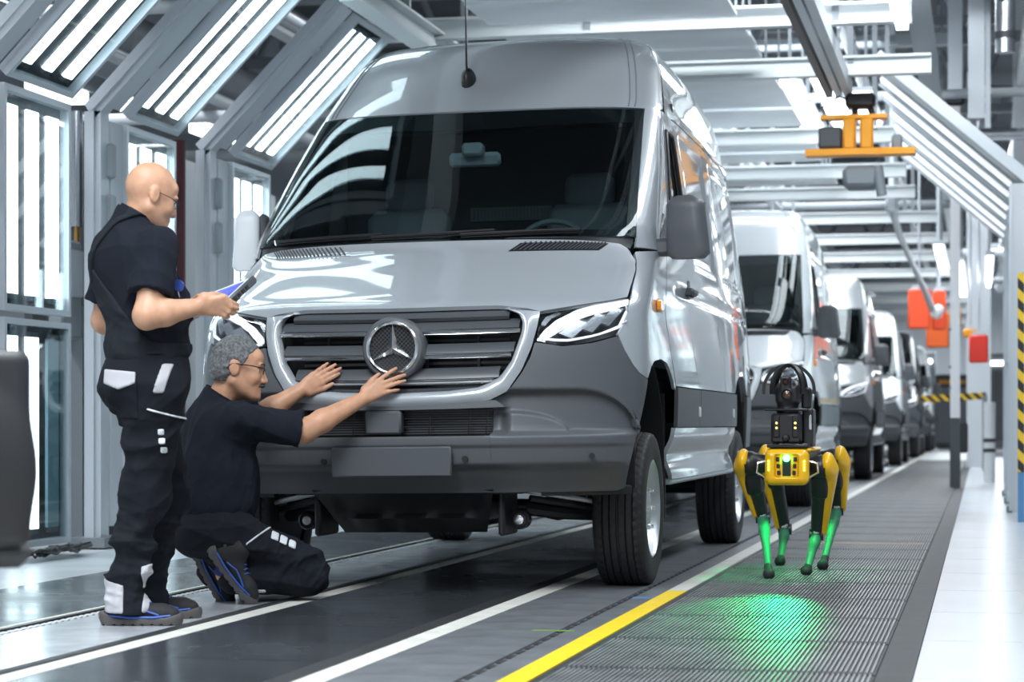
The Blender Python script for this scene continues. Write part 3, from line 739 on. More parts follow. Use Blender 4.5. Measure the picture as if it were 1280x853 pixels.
        for y in (1.36, 3.02):
            c = S(float(s_y(y, .82)), .82); MB().box((sgn * (c[0] + .012), y, .82), (.012, .045, .055), ch=.004).build('cladding_clip', M_white, van)
        P = S(*np.moveaxis(ruled(Y2S([(.54, .48), (3.36, .48)]), Y2S([(.515, .736), (3.30, .736)]), 50, 12), 2, 0))
        zz = np.linspace(0, 1, 12)[None]; P[..., 0] -= .035 * np.exp(-((zz - .45) / .25) ** 2)
        MB().shell(P if sgn > 0 else mirx(P)[::-1], .02).build('sill', M_paint, van, smooth=60)
        MB().box((sgn * .99, 1.95, .47), (.07, 2.80, .035), ch=.01).build('sill_step', M_alu, van)
        # wheel-arch liners
        for yc, h0 in ((0.0, 1.06), (3.77, 1.06)):
            P = []
            for a in np.linspace(-.35, math.pi + .35, 26):
                r = .475; e = 1.0; P.append([(sgn * x, yc - r * math.cos(a) * (1.0), max(.465, .56 + .50 * math.sin(a))) for x in (.55, .75, 1.0)])
            P = np.array(P); mb = MB(); mb.shell(P if sgn < 0 else P[::-1], .01); mb.box((sgn * .56, yc, .77), (.02, .96, .62)); mb.build('wheel_arch_liner', M_under, van, smooth=60)
        MB().box((sgn * .90, .505, .60), (.20, .012, .62), R=rotx(-.05)).build('mud_flap', M_black, van)
        MB().box((sgn * .90, 4.27, .60), (.20, .012, .60), R=rotx(-.05)).build('mud_flap', M_black, van)
    # rear face
    for sgn in (-1, 1):
        z = np.linspace(.60, 2.93, 40); u = np.linspace(0, 1, 12); P = np.zeros((12, 40, 3))
        for k, z_ in enumerate(z):
            e = S(float(s_y(4.97, z_)), z_); P[:, k] = np.array([0, 5.02, e[2]]) * (1 - u[:, None]) + e * u[:, None]
            P[:, k, 1] = e[1] + .05 * (1 - u ** 6)
        mb = MB(); mb.shell(P[::-1] if sgn > 0 else mirx(P), .02); mb.build('rear_door', M_paint, van, smooth=60)
    # ---- underbody
    mb = MB(); mb.box((0, 2.1, .60), (1.06, 5.6, .30)); mb.box((0, -.45, .62), (1.06, .6, .34)); mb.box((0, 1.9, .66), (1.84, 2.6, .20)); mb.build('underbody', M_under, van)
    # skid plate with three ribs
    mb = MB(); sk = [(-.44, .44), (-.40, .36), (-.345, .275), (.345, .275), (.40, .36), (.44, .44)]
    x = np.linspace(-.42, .42, 30); zt = np.linspace(0, 1, 10); P = np.zeros((30, 10, 3))
    for j, t_ in enumerate(zt):
        P[:, j, 0] = x * (.80 + .20 * t_); P[:, j, 1] = -.60 - .24 * t_; P[:, j, 2] = .272 + .20 * t_
    hol = sstep(.36, .27, np.abs(P[..., 0])) if False else (1 - sstep(.30, .36, np.abs(P[..., 0])))
    P[..., 1] += .05 * hol * sstep(.35, .5, zt)[None] * (1 - sstep(.85, .98, zt))[None]
    for xc in (-.2, 0, .2): P[..., 1] -= .025 * (1 - sstep(.045, .07, np.abs(P[..., 0] - xc))) * (1 - sstep(.3, .4, zt))[None]
    mb.shell(P, .015); mb.build('skid_plate', M_under, van, smooth=50)
    for sgn in (-1, 1):
        mb = MB(); mb.box((sgn * .43, -.58, .36), (.03, .30, .20), ch=.01)
        P = S(*np.moveaxis(ruled([(sgn * .35, .44), (sgn * .8, .44)], [(sgn * .35, .475), (sgn * .8, .475)], 12, 3), 2, 0)); P[..., 1] += .06; mb.shell(P, .02, flip=sgn < 0)
        mb.build('bumper_underside', M_under, van)
    for sgn in (-1, 1):
        mb = MB(); mb.lathe([(.020, -.03), (.020, .012), (.012, .014), (0, .014)], (sgn * .50, -.66, .33), (0, -1, 0), 20); mb.build('bushing', M_chrome if sgn > 0 else M_rim, van)
        mb = MB(); mb.lathe([(.044, -.06), (.044, .0), (.036, .006), (.030, -.004), (.02, -.004)], (sgn * .50, -.66, .33), (0, -1, 0), 20); mb.build('bush_ring', M_black, van)
        # suspension arm, tie rod, shaft, spring strut
        mb = MB(); mb.tube([(sgn * .46, -.30, .37), (sgn * .62, -.26, .345), (sgn * .76, -.12, .33)], [.035, .03, .028], 8); mb.tube([(sgn * .50, -.42, .42), (sgn * .80, -.20, .36)], .016, 8)
        mb.build('control_arm', M_under, van); MB().tube([(sgn * .46, -.46, .46), (sgn * .78, -.30, .40)], .012, 8).build('tie_rod', M_rim, van)
        mb = MB(); mb.cyl((sgn * .2, 0, .38), (sgn * .80, 0, .37), .032, n=12); mb.lathe([(.06, -.05), (.07, 0), (.06, .05), (.04, .08)], (sgn * .55, 0, .375), (1, 0, 0), 16); mb.build('drive_shaft', M_black, van)
        mb = MB(); mb.cyl((sgn * .74, .0, .32), (sgn * .70, .02, .85), .045, n=12); mb.build('strut', M_black, van)
        mb = MB(); mb.cyl((sgn * .15, 3.77, .37), (sgn * .75, 3.77, .37), .05, n=12); mb.box((sgn * .5, 3.4, .50), (.07, 1.4, .03)); mb.cyl((sgn * .50, 3.62, .36), (sgn * .48, 3.5, .70), .03, n=10); mb.build('rear_axle', M_under, van)
    mb = MB(); mb.lathe([(.0, -.16), (.10, -.13), (.15, -.04), (.15, .04), (.10, .13), (0, .16)], (0, 3.77, .38), (0, 1, 0), 20); mb.build('differential', M_under, van)
    mb = MB(); mb.box((0, -.1, .36), (.60, .62, .14), ch=.03); mb.box((-.1, .5, .33), (.35, .35, .12), ch=.03); mb.build('sump_guard', M_under, van)
    for x, y in ((.895, 0), (.895, 3.77)):
        wheel(van, x, y, 1); wheel(van, -x, y, -1)
    # ---- cab interior
    mb = MB(); mb.box((0, .75, 1.02), (1.8, 1.5, .06)); mb.box((0, 1.52, 1.75), (1.84, .03, 1.5)); mb.box((0, 1.32, 2.40), (1.50, .5, .03)); mb.build('cab_shell', M_int, van)
    mb = MB(); x = np.linspace(-.90, .90, 40); rows = []
    for t_ in np.linspace(0, 1, 10):
        y = .0 + .42 * t_ + .10 * np.abs(x / .9) ** 2; z = 1.60 + .05 * math.sin(math.pi * t_) - .22 * sstep(.7, 1.0, t_) + .05 * np.exp(-((x - .42) / .22) ** 2) * math.sin(math.pi * t_); rows.append(np.stack([x, y, z + 0 * x], 1))
    mb.shell(np.array(rows).transpose(1, 0, 2), .03); mb.build('dashboard', M_int2, van, smooth=60)
    MB().box((-.02, .36, 1.665), (.17, .05, .035), ch=.012).build('dash_display', M_int2, van)
    mb = MB(); a = np.linspace(0, 2 * math.pi, 41)[:-1]; R = rotx(math.radians(-28)); P = np.array([R @ np.array([.19 * math.cos(t_), 0, .19 * math.sin(t_)]) for t_ in a]) + np.array([.42, .56, 1.63])
    mb.tube(P, .016, 8, closed=True); mb.box((.42, .555, 1.62), (.12, .03, .10), ch=.02); mb.box((.42, .56, 1.63), (.36, .015, .03)); mb.build('steering_wheel', M_int2, van)
    for xs in (-.50, .50):
        st = MB(); st.box((xs, .95, 1.28), (.48, .50, .14), ch=.05); st.box((xs, 1.22, 1.62), (.46, .13, .66), R=rotx(math.radians(-10)), ch=.05); st.box((xs, 1.28, 2.02), (.27, .09, .19), R=rotx(math.radians(-8)), ch=.04)
        st.build('cab_seat', M_int2, van, smooth=50)
    mb = MB(); mb.box((0.02, 1.50, 1.93), (.46, .02, .075))
    for k in range(22): mb.box((-.19 + k * .02, 1.487, 1.93), (.009, .01, .06))
    mb.build('bulkhead_vent', M_int2, van)
    mb = MB(); c = S(0, 2.27); mb.box((0.03, c[1] + .02, 2.12), (.27, .035, .075), R=rotx(.25), ch=.02); mb.box((.03, c[1] - .02, 2.165), (.11, .08, .07), ch=.015); mb.build('rear_view_mirror', mat('mirror_housing', (.48, .50, .52), .4), van)
    # the body sits a trace lower on its right springs than on its left ones
    p = Vector((0, 0, .37)); L = Matrix.Translation(p) @ Matrix.Rotation(-.0125, 4, 'Y') @ Matrix.Translation(-p)
    for ch in van.children:
        if ch.name.split('.')[0] not in ('tyre', 'drive_shaft', 'rear_axle', 'differential'): ch.matrix_basis = L
    return van
VAN = make_van()
# ---------------------------------------------------------------- light gates left of the line
M_pane = glass_mat('panel_glass', (0.80, 0.88, 0.90))
M_cab = mat('cabinet_grey', (0.33, 0.36, 0.38), 0.45)
XW = -5.37
def panel(root, name, O, U, W, w, h, n_on=(1, 1, 1), inset=.035, thick=.05, strip_w=.155, slanted=False, hts=(0.04, 0.04)):
    """framed light panel in the plane O + U*w + W*h facing N = U x W"""
    O = np.asarray(O, float); U = vnorm(U); W = vnorm(W); N = np.cross(U, W)
    R = np.stack([U, W, N], 1)
    mb = MB(); C = O + U * w / 2 + W * h / 2
    fw = .035
    for (cu, cw, su, sw) in ((w / 2, fw / 2, w, fw), (w / 2, h - fw / 2, w, fw), (fw / 2, h / 2, fw, h - 2 * fw), (w - fw / 2, h / 2, fw, h - 2 * fw)):
        mb.box(O + U * cu + W * cw, (su, sw, thick + .02), R=R)
    fr = mb.build(name, M_alu, root, smooth=0)
    MB().box(C - N * thick * .55, (w - .02, h - .02, .012), R=R).build('back_plate', M_darkrefl, fr, smooth=0)
    n = len(n_on); step = (w - 2 * inset) / n
    for k in range(n):
        cu = inset + step * (k + .5)
        mb = MB().box(O + U * cu + W * (h / 2 + (hts[0] - hts[1]) / 2) - N * .010, (strip_w, h - .12 - hts[0] - hts[1], .018), R=R)
        mb.build('light_strip', M_tube if n_on[k] else M_tubeoff, fr, smooth=0)
        for wv in (hts[0] + .045, h - hts[1] - .045):
            MB().box(O + U * cu + W * wv - N * .008, (strip_w * .7, .03, .03), R=R).build('strip_holder', M_dgrey, fr, smooth=0)
    MB().box(C + N * .018, (w - 2 * fw, h - 2 * fw, .006), R=R).build('glass_pane', M_pane, fr, smooth=0)
    return fr
S45 = vnorm((1, 0, 1.02))
def light_gate(yf, y0, y1, label, slant_len, lower=(1, 1, 1), mirror=False, x0=XW, top=True):
    g = thing('light_gate', label, 'light gate', (x0, y0, 0), 0, 'light gates left of the line')
    L = lambda p: (p[0] - x0, p[1] - y0, p[2])
    w = y1 - y0
    # portal frame of aluminium profiles: post, slope, top
    mb = MB(); mb.box(L((x0 - .05, yf, 1.36)), (.11, .13, 2.72)); mb.box(L((x0 - .05, yf - .075, 1.36)), (.035, .03, 2.72)); mb.build('post', M_alu, g, smooth=0)
    R = roty(-math.atan2(S45[2], S45[0])); c = np.array((x0 - .05, yf, 2.74)) + S45 * .95
    mb = MB(); mb.box(L(c), (1.95, .13, .11), R=R); mb.box(L(c + np.array([0, -.075, 0])), (1.95, .03, .035), R=R); mb.build('slope_profile', M_alu, g, smooth=0)
    MB().box(L((x0 - .06, yf - .02, .03)), (.24, .24, .06)).build('foot_plate', M_mgrey, g, smooth=0)
    # hinge boxes on the post
    for z in (2.42, 2.10, 1.45): MB().box(L((x0 + .02, yf + .06, z)), (.06, .06, .22), ch=.015).build('hinge', M_cab, g)
    MB().box(L((x0 - .01, (yf + y0) / 2 + .05, 1.40)), (.03, max(.05, y0 - yf - .10), 2.55)).build('cover_plate', M_lgrey, g, smooth=0)
    panel(g, 'upper_panel', L((x0, y0, 1.41)), (0, 1, 0), (0, 0, 1), w, 1.27, (1, 1, 1))
    panel(g, 'lower_panel', L((x0, y0, .06)), (0, 1, 0), (0, 0, 1), w, 1.31, lower)
    o = np.array((x0 + .02, y0, 2.74))
    panel(g, 'slanted_panel', L(o), (0, 1, 0), S45, w, slant_len, (1, 1, 1), strip_w=.12)
    MB().box(L(o + S45 * slant_len / 2 + np.array([-.03, -.13, .03])), (slant_len, .20, .02), R=R).build('side_sheet', M_lgrey, g, smooth=0)
    mb = MB(); mb.box(L((x0 - .03, y0 + .1, .02)), (.05, .05, .05)); mb.box(L((x0 - .03, y1 - .1, .02)), (.05, .05, .05)); mb.build('panel_foot', M_dgrey, g, smooth=0)
    return g
light_gate(11.2, 11.42, 12.34, 'nearest light gate, cut by the left edge, its lower panel with one dead strip', 2.4, (1, 1, 0))
light_gate(12.93, 13.22, 14.10, 'middle light gate of the left row, behind the standing bald worker', 2.4, (1, 1, 1))
light_gate(14.92, 15.25, 16.12, 'third light gate from the left, partly behind the van mirror', 1.36, (1, 1, 1))

# ducts, cabinets and clutter between the gates
M_brass = mat('brass', (.55, .30, .08), .3, .8)
for i, y in enumerate((13.39, 13.66)):
    t = tag(MB().cyl((-5.75, y, 2.05), (-5.75, y, 2.80), .040, n=20).build('exhaust_pipe', M_steelpipe, smooth=60), ('left' if i == 0 else 'right') + ' one of two short polished steel pipes between the light gates', 'pipe')
    MB().cyl((-5.75, y, 1.93), (-5.75, y, 2.05), .018, n=10).build('brass_fitting', M_brass, t)
    MB().cyl((-5.75, y, 0), (-5.75, y, 1.93), .022, n=10).build('riser', M_alu, t)
t = tag(MB().cyl((-5.5, 14.55, 0), (-5.5, 14.55, 2.75), .060, n=20).build('red_pipe', M_redpipe, smooth=60), 'dark red vertical pipe behind the bald worker', 'pipe')
MB().cyl((-5.5, 14.55, 1.50), (-5.5, 14.55, 1.66), .064, n=20).build('green_band', mat('green_band', (.10, .16, .07), .5), t)
t = thing('control_cabinet', 'grey control cabinet on a post behind the standing bald worker', 'cabinet', (-5.60, 13.12, 0))
MB().box((-.06, -.12, 1.62), (.10, .30, .62), ch=.015).build('box', M_cab, t); MB().box((.0, -.12, 1.72), (.03, .24, .30), ch=.01).build('door', M_lgrey, t); MB().box((-.04, .05, .66), (.08, .08, 1.32)).build('post', M_mgrey, t)
t2 = thing('junction_box', 'small light grey junction box with green lamp beside the cabinet', 'box', (-5.60, 13.42, 0))
MB().box((0, 0, 1.22), (.10, .22, .42), ch=.012).build('box', M_lgrey, t2); MB().box((.055, 0, 1.30), (.012, .05, .06)).build('lamp', mat('green_lamp', (.02, .35, .12), .3), t2); MB().box((0, 0, .5), (.06, .06, 1.02)).build('post', M_alu, t2)
MB().cyl((0, -.08, 1.0), (0, .30, .55), .02, n=8).build('brace', M_alu, t2)
# bent dark frame, steps and rear skin
t = thing('floor_bracket', 'large dark bent bracket plate on the floor between the light gates', 'bracket', (-5.95, 13.62, 0))
MB().prism([(-.25, 0), (.75, 0), (.75, .22), (.20, .62), (.06, 1.55), (-.25, 1.55)], (0, 0, 0), (0, 1, 0), (0, 0, 1), (1, 0, 0), .06).build('plate', M_dgrey, t, smooth=0)
MB().prism([(.72, .20), (.76, .26), (.25, .68), (.12, 1.55), (.04, 1.55), (.19, .62)], (.06, 0, 0), (0, 1, 0), (0, 0, 1), (1, 0, 0), .05).build('rim', M_mgrey, t, smooth=0)
for (y0, y1, x, m, lab) in ((14.3, 16.0, -6.5, M_dgrey, 'dark steel back sheet behind the two steel pipes'), (16.8, 18.3, -6.6, M_lgrey, 'pale back sheet behind the dark red pipe'), (18.7, 20.6, -6.8, M_lgrey, 'pale back sheet behind the third light gate')):
    s_ = MB().box((x, (y0 + y1) / 2, 1.5), (.06, y1 - y0, 3.0)).build('back_sheet', m, smooth=0); tag(s_, lab, 'sheet')
for k, (y, z) in enumerate(((14.9, .9), (14.9, 1.05), (17.0, 1.3))):
    pass
# overhead lamps of the neighbouring line, far left
for i, (x, y, z) in enumerate(((-8.0, 16.2, 3.72), (-8.0, 18.2, 3.72), (-8.2, 20.5, 3.9), (-8.1, 22.5, 3.9))):
    t = tag(MB().box((x, y, z), (.16, 1.0, .10)).build('hall_lamp', M_tube, smooth=0), ('nearest', 'second', 'third', 'farthest')[i] + ' small bright hall lamp far left, seen between the light gates', 'lamp', 'hall lamps far left')
    MB().box((x, y, z + .08), (.24, 1.1, .05)).build('lamp_cover', M_mgrey, t, smooth=0)
    MB().box((x, y, (z + 7.0) / 2 + .05), (.03, .03, 7.0 - z - .1)).build('suspension', M_mgrey, t, smooth=0)

# ---------------------------------------------------------------- right-hand side
M_tape = bpy.data.materials.new('hazard_tape'); M_tape.use_nodes = True
nt = M_tape.node_tree; p_ = nt.nodes['Principled BSDF']; tc = nt.nodes.new('ShaderNodeTexCoord'); sx = nt.nodes.new('ShaderNodeSeparateXYZ'); nt.links.new(tc.outputs['Object'], sx.inputs[0])
a1 = nt.nodes.new('ShaderNodeMath'); a1.operation = 'ADD'; nt.links.new(sx.outputs[0], a1.inputs[0]); nt.links.new(sx.outputs[2], a1.inputs[1])
a2 = nt.nodes.new('ShaderNodeMath'); a2.operation = 'MULTIPLY'; a2.inputs[1].default_value = 6.4; nt.links.new(a1.outputs[0], a2.inputs[0])
a3 = nt.nodes.new('ShaderNodeMath'); a3.operation = 'FRACT'; nt.links.new(a2.outputs[0], a3.inputs[0])
a4 = nt.nodes.new('ShaderNodeMath'); a4.operation = 'GREATER_THAN'; a4.inputs[1].default_value = .5; nt.links.new(a3.outputs[0], a4.inputs[0])
mx = nt.nodes.new('ShaderNodeMix'); mx.data_type = 'RGBA'; mx.inputs[6].default_value = (.015, .015, .017, 1); mx.inputs[7].default_value = (.75, .48, .02, 1); nt.links.new(a4.outputs[0], mx.inputs[0]); nt.links.new(mx.outputs[2], p_.inputs['Base Color'])

M_tube_r = mat('light_strip_dim', (0.93, 0.97, 1.0), 0.3, emit=.36)
def right_gate(y, dep, label, x0=.28, ln=1.62, zc=2.80):
    g = thing('light_gate', label, 'light gate', (x0, y, 0), 0, 'light gates right of the line')
    Sr = vnorm((-1, 0, .86)); R = roty(math.atan2(Sr[2], -Sr[0]))
    MB().box((0.04, 0, 1.42), (.13, .16, 2.84)).build('post', M_lgrey, g, smooth=0)
    for dx in (-.035, .12): MB().box((dx, -.085, 1.42), (.03, .02, 2.80)).build('post_rib', M_alu, g, smooth=0)
    o = np.array((0.04, 0, zc + .05)); c = o + Sr * ln / 2
    MB().box(c + np.array([0.05, 0, .06]), (ln + .1, .10, .10), R=R).build('slope_profile', M_alu, g, smooth=0)
    MB().box(c + np.array([.03, dep / 2, .05]), (ln, dep - .04, .02), R=R).build('back_plate', M_cab, g, smooth=0)
    for k in range(2):
        cc = c + np.array([-.02, .45 + k * .95, -.005])
        MB().box(cc, (ln * .92, .20, .03), R=R).build('slanted_strip', M_tube_r, g, smooth=0)
        MB().box(cc + np.array([0, .42, .01]), (ln * .96, .05, .06), R=R).build('divider', M_alu, g, smooth=0)
    MB().box((0.04, 0, .03), (.22, .13, .06)).build('foot_plate', M_mgrey, g, smooth=0)
    for z in (1.95, 1.72): MB().box((-.035, -.02, z), (.02, .06, .03)).build('bracket', M_mgrey, g, smooth=0)
    w = dep - .25
    panel(g, 'upper_panel', (.0, dep - .10, 1.41), (0, -1, 0), (0, 0, 1), w, 1.30, strip_w=.17); panel(g, 'lower_panel', (.0, dep - .10, .10), (0, -1, 0), (0, 0, 1), w, 1.28, strip_w=.17)
    return g
right_gate(19.5, 2.1, 'nearest light gate right of the line, with slanted strips and tall grey post')
right_gate(21.75, 2.1, 'second light gate right of the line, counted from the camera')
right_gate(24.0, 2.1, 'farthest light gate right of the line, beside the white pole')
# grey column with hazard strip at the right edge
c = thing('column', 'grey square column with a black and yellow hazard strip at the right edge', 'column', (.385, 17.6, 0))
MB().box((.03, .10, 2.5), (.16, .16, 5.0)).build('shaft', M_alu, c, smooth=0)
MB().box((-.085, -.02, 1.17), (.05, .06, 1.55)).build('hazard_strip', M_tape, c, smooth=0)
MB().box((-.085, -.02, .20), (.05, .05, .40)).build('blue_foot', mat('blue_paint', (.08, .22, .42), .4), c, smooth=0)
# white round post and pale wall columns further back
t = thing('bollard_post', 'white narrow post with two dark rings beside the walkway', 'post', (.10, 29.2, 0))
MB().cyl((0, 0, 0), (0, 0, 1.05), .075, n=16).build('pipe', M_white, t); 
for z in (.40, .53): MB().cyl((0, 0, z), (0, 0, z + .05), .078, n=16).build('ring', M_dgrey, t)
for i, (x, y, lab) in enumerate(((-.05, 40.0, 'pale grey hall column behind the red hanging box'), (.62, 30.0, 'pale grey hall column behind the right light gates'), (1.5, 37, 'pale hall column far right'))):
    tag(MB().box((x, y, 3.5), (.42, .42, 7.0)).build('column', M_lgrey, smooth=0), lab, 'column')
# guide pole hanging above the walkway: white pole with a dark lower end
t = thing('guide_pole', 'tall white pole with dark lower sleeve standing on the walkway', 'pole', (-.31, 26.9, 0))
MB().box((0, 0, 2.70), (.115, .115, 3.75)).build('shaft', mat('pole_white', (.72, .70, .72), .4), t, smooth=0)
MB().box((0, 0, .42), (.125, .125, .84)).build('sleeve', M_dgrey, t, smooth=0); MB().box((.10, 0, .60), (.10, .10, .36), ch=.02).build('latch', M_black, t)
for z in (1.9, 1.45, 1.2): MB().box((-.06, -.02, z), (.03, .08, .03)).build('clip', M_mgrey, t, smooth=0)
mb = MB().box((0, 0, 4.68), (.22, .2, .20), ch=.03); mb.build('clamp', M_black, t)
MB().box((0, 0, 5.75), (.17, .17, 2.1)).build('hanger', M_alu, t, smooth=0)
for i, (x, y, z0, sx_, lab) in enumerate(((-.05, 22.0, 3.75, .16, 'short grey square duct hanging beside the white pole'), (.06, 22.0, 3.66, .05, 'thin grey hanging rod right of the square duct'))):
    tag(MB().box((x, y, (z0 + 7.0) / 2), (sx_, sx_, 7.0 - z0)).build('hanging_duct', M_alu, smooth=0), lab, 'duct')
t = thing('cable_pipe', 'thick steel pipe end with a black cable loop at the top right', 'pipe', (.20, 19.5, 0))
MB().cyl((0, 0, 3.98), (0, 0, 7.0), .085, n=16).build('pipe', M_steelpipe, t, smooth=60)
MB().tube([(-.1, -.05, 4.7), (-.1, -.08, 4.50), (-.03, -.1, 4.42), (.06, -.1, 4.45), (.10, -.05, 4.7)], .016, 8).build('cable', M_black, t); MB().cyl((0, 0, 4.10), (0, 0, 4.16), .095, n=16).build('collar', M_dgrey, t)
# slanted support rail and yellow hoist
t = thing('hoist', 'orange-yellow hoist carriage hanging from a twin rail', 'hoist', (-.99, 18.6, .088)); t.scale = (.886, .886, .886)
MB().box((0, 0, 3.33), (1.02, .24, .06)).build('base_bar', M_orange, t, smooth=0); MB().box((-.06, -.02, 3.66), (.62, .18, .04)).build('top_bar', M_orange, t, smooth=0)
for x in (-.10, .06): MB().box((x, -.05, 3.50), (.12, .16, .30), ch=.02).build('housing', M_orange, t)
MB().box((-.28, 0, 3.47), (.22, .18, .20), ch=.02).build('motor', M_dgrey, t)
mb = MB()
for (a, b) in (((-.05, 0, 3.66), (-.05, 0, 3.86)), ((.12, 0, 3.66), (.05, 0, 3.86))): mb.cyl(a, b, .03, n=8)
mb.box((0, 0, 3.815), (.28, .2, .14), ch=.03); mb.build('trolley', M_black, t)
mb = MB(); mb.box((0, .1, 3.10), (.34, .3, .22), ch=.05); mb.cyl((.16, 0, 3.2), (.20, 0, 2.92), .05, n=10); mb.build('gripper', M_mgrey, t)
MB().tube([(-.30, -.02, 3.6), (-.36, -.04, 3.76), (-.2, -.02, 3.86), (-.05, 0, 3.82)], .012, 6).build('cable', M_black, t)
MB().box((.34, 0, 3.42), (.10, .10, .14), ch=.02).build('control_head', M_mgrey, t)
for i, (dx, m, w) in enumerate(((-.09, mat('rail_brown', (.10, .085, .085), .5), .055), (-.01, M_alu, .055), (.07, M_lgrey, .065))):
    tag(MB().box((-1.17 + dx, 13.4, 3.60), (w, 10.8, .13)).build('crane_rail', m, smooth=0), ('dark outer', 'middle aluminium', 'pale right')[i] + ' rail of the bundle carrying the orange hoist', 'rail')
    if True: pass
for y in (12, 17.4): trim(MB().box((-1.20, y, 5.3), (.06, .06, 3.36)), M_alu)
# balancer arm below the hoist
t = thing('balancer_arm', 'grey jointed balancer arm sloping down behind the hoist', 'arm', (-.81, 28.2, .15))
MB().tube([(-.30, 0, 3.35), (-.22, .3, 3.05), (.0, 1.5, 2.55), (.14, 3.0, 2.22)], [.06, .045, .04, .05], 8).build('arm', M_lgrey, t, smooth=60)
mb = MB(); mb.box((-.30, 0, 3.45), (.16, .2, .35), ch=.04); mb.build('joint', M_lgrey, t); MB().box((-.30, 0, 5.13), (.08, .08, 3.4)).build('bracket', M_alu, t, smooth=0)
mb = MB(); mb.lathe([(0, -.1), (.07, -.07), (.09, 0), (.06, .1), (0, .12)], (.20, 3.0, 2.17), (.4, 0, .6), 14); mb.build('head', M_white, t)
# red-orange hanging boxes
def hang_box(x, y, z, w, h, m, lab, zt=4.3):
    t = thing('hanging_box', lab, 'box', (x, y, 0)); MB().box((0, 0, z), (w, w * .8, h), ch=.02).build('shell', m, t); MB().box((0, 0, z + h / 2 + .03), (w * .7, w * .5, .06)).build('lid', M_alu, t); MB().cyl((0, 0, z + h / 2), (0, 0, 7.0), .018, n=8).build('hanger', M_alu, t); return t
hang_box(-.90, 33.0, 2.46, .32, .58, M_redor, 'left one of the red-orange boxes hanging above the walkway')
hang_box(-.62, 33.4, 2.46, .20, .58, M_redor, 'narrow red-orange box hanging right behind the left red one')
hang_box(-.66, 34.4, 2.20, .34, .52, mat('deep_orange', (.92, .16, .03), .45), 'lower deep orange box hanging beside the white pole')
hang_box(-.04, 31.0, 1.80, .26, .38, mat('signal_red', (.80, .04, .02), .45), 'small red box with orange cap hanging right of the white pole')
hang_box(-.16, 32.0, 2.06, .20, .12, M_orange, 'small orange-yellow box hanging above the small red box')
hang_box(-.40, 35.2, 2.44, .18, .30, M_orange, 'orange-yellow box half hidden behind the white pole')
# barrier with hazard stripes
t = thing('barrier', 'black and yellow striped barrier bar across the far walkway', 'barrier', (-.45, 36.5, 0))
MB().box((0, 0, 1.20), (1.05, .06, .11), R=roty(-.05)).build('bar', M_tape, t, smooth=0); MB().box((.50, 0, .62), (.08, .08, 1.24)).build('post', M_mgrey, t, smooth=0)
# ceiling sheets and lamps over the line
for i, (y0, y1) in enumerate(((13.6, 16.1), (16.5, 18.0), (18.5, 22.2), (22.7, 25.2), (25.7, 27.7))):
    d = (y1 - y0) / 3
    for k in range(3):
        y = y0 + d * (k + .5); z = 3.77 + .02 * (k % 2)
        o = MB().box((-2.68, y, z), (1.86, d - .03, .03)).build('ceiling_sheet', M_panelc, smooth=0); tag(o, ('front', 'middle', 'rear')[k] + ' sheet of the ' + ('first', 'second', 'third', 'fourth', 'fifth')[i] + ' pale metal ceiling field above the vans, counted from the camera', 'sheet', 'ceiling sheets above the vans')
        for dx in (-.85, .85): MB().box((-2.68 + dx, y, (z + 7.0) / 2), (.02, .02, 7.0 - z)).build('suspension', M_mgrey, o, smooth=0)
for i, (x, y0, y1) in enumerate(((-1.80, 20.4, 22.0), (-1.80, 22.5, 24.2), (-1.45, 20.2, 21.6), (-1.45, 22.0, 24.0), (-1.16, 21.6, 24.0))):
    t = tag(MB().box((x, (y0 + y1) / 2, 3.98), (.20, y1 - y0, .04)).build('ceiling_lamp', M_tube, smooth=0), ('nearer left', 'farther left', 'nearer middle', 'farther middle', 'right')[i] + ' white flat ceiling lamp between the cross beams above the line', 'lamp', 'flat ceiling lamps above the line')
    MB().box((x, (y0 + y1) / 2, 4.02), (.26, y1 - y0 + .06, .04)).build('lamp_body', M_lgrey, t, smooth=0)
    MB().box((x, (y0 + y1) / 2, 5.5), (.03, .03, 2.95)).build('suspension', M_mgrey, t, smooth=0)
def tube_lamp(a, b, w, lab):
    a = np.array(a); b = np.array(b); t = tag(MB().box((a + b) / 2, (w, np.linalg.norm(b - a), .06)).build('tube_lamp', M_tube, smooth=0), lab, 'lamp')
    MB().box((a + b) / 2 + np.array([0, 0, .05]), (w + .05, np.linalg.norm(b - a) + .1, .05)).build('lamp_body', M_lgrey, t, smooth=0)
    MB().box((a + b) / 2 + np.array([0, 0, (7.0 - a[2]) / 2]), (.03, .03, 7.0 - a[2] - .02)).build('suspension', M_mgrey, t, smooth=0)
tube_lamp((-.56, 14.2, 3.65), (-.56, 16.15, 3.65), .085, 'bright tube lamp at the top of the picture, left of the hanging ducts')
tube_lamp((-.52, 27.6, 2.95), (-.52, 32.0, 2.95), .10, 'bright tube lamp just left of the white pole')
tube_lamp((-.30, 30.5, 2.95), (-.30, 38.0, 2.95), .10, 'long bright tube lamp just right of the white pole')
tube_lamp((.10, 27.5, 2.8), (.10, 33.0, 2.8), .06, 'thin tube lamp beside the right light gates')
# perforated cable tray running along above the walkway
tag(MB().box((-.50, 22.0, 4.15), (.20, 9.0, .05)).build('cable_tray', M_steelpipe, smooth=0), 'perforated grey cable tray behind the top tube lamp', 'tray')

t = thing('cable_heap', 'tangle of black cables under the nearest left light gate', 'cables', (-5.22, 11.9, 0))
for k in range(7):
    P = [(random.uniform(-.08, .08), -.45 + .15 * q + random.uniform(-.05, .05), .02 + .035 * abs(math.sin(q * 1.3 + k))) for q in range(7)]
    MB().tube(P, .011, 6).build('cable', M_black, t)

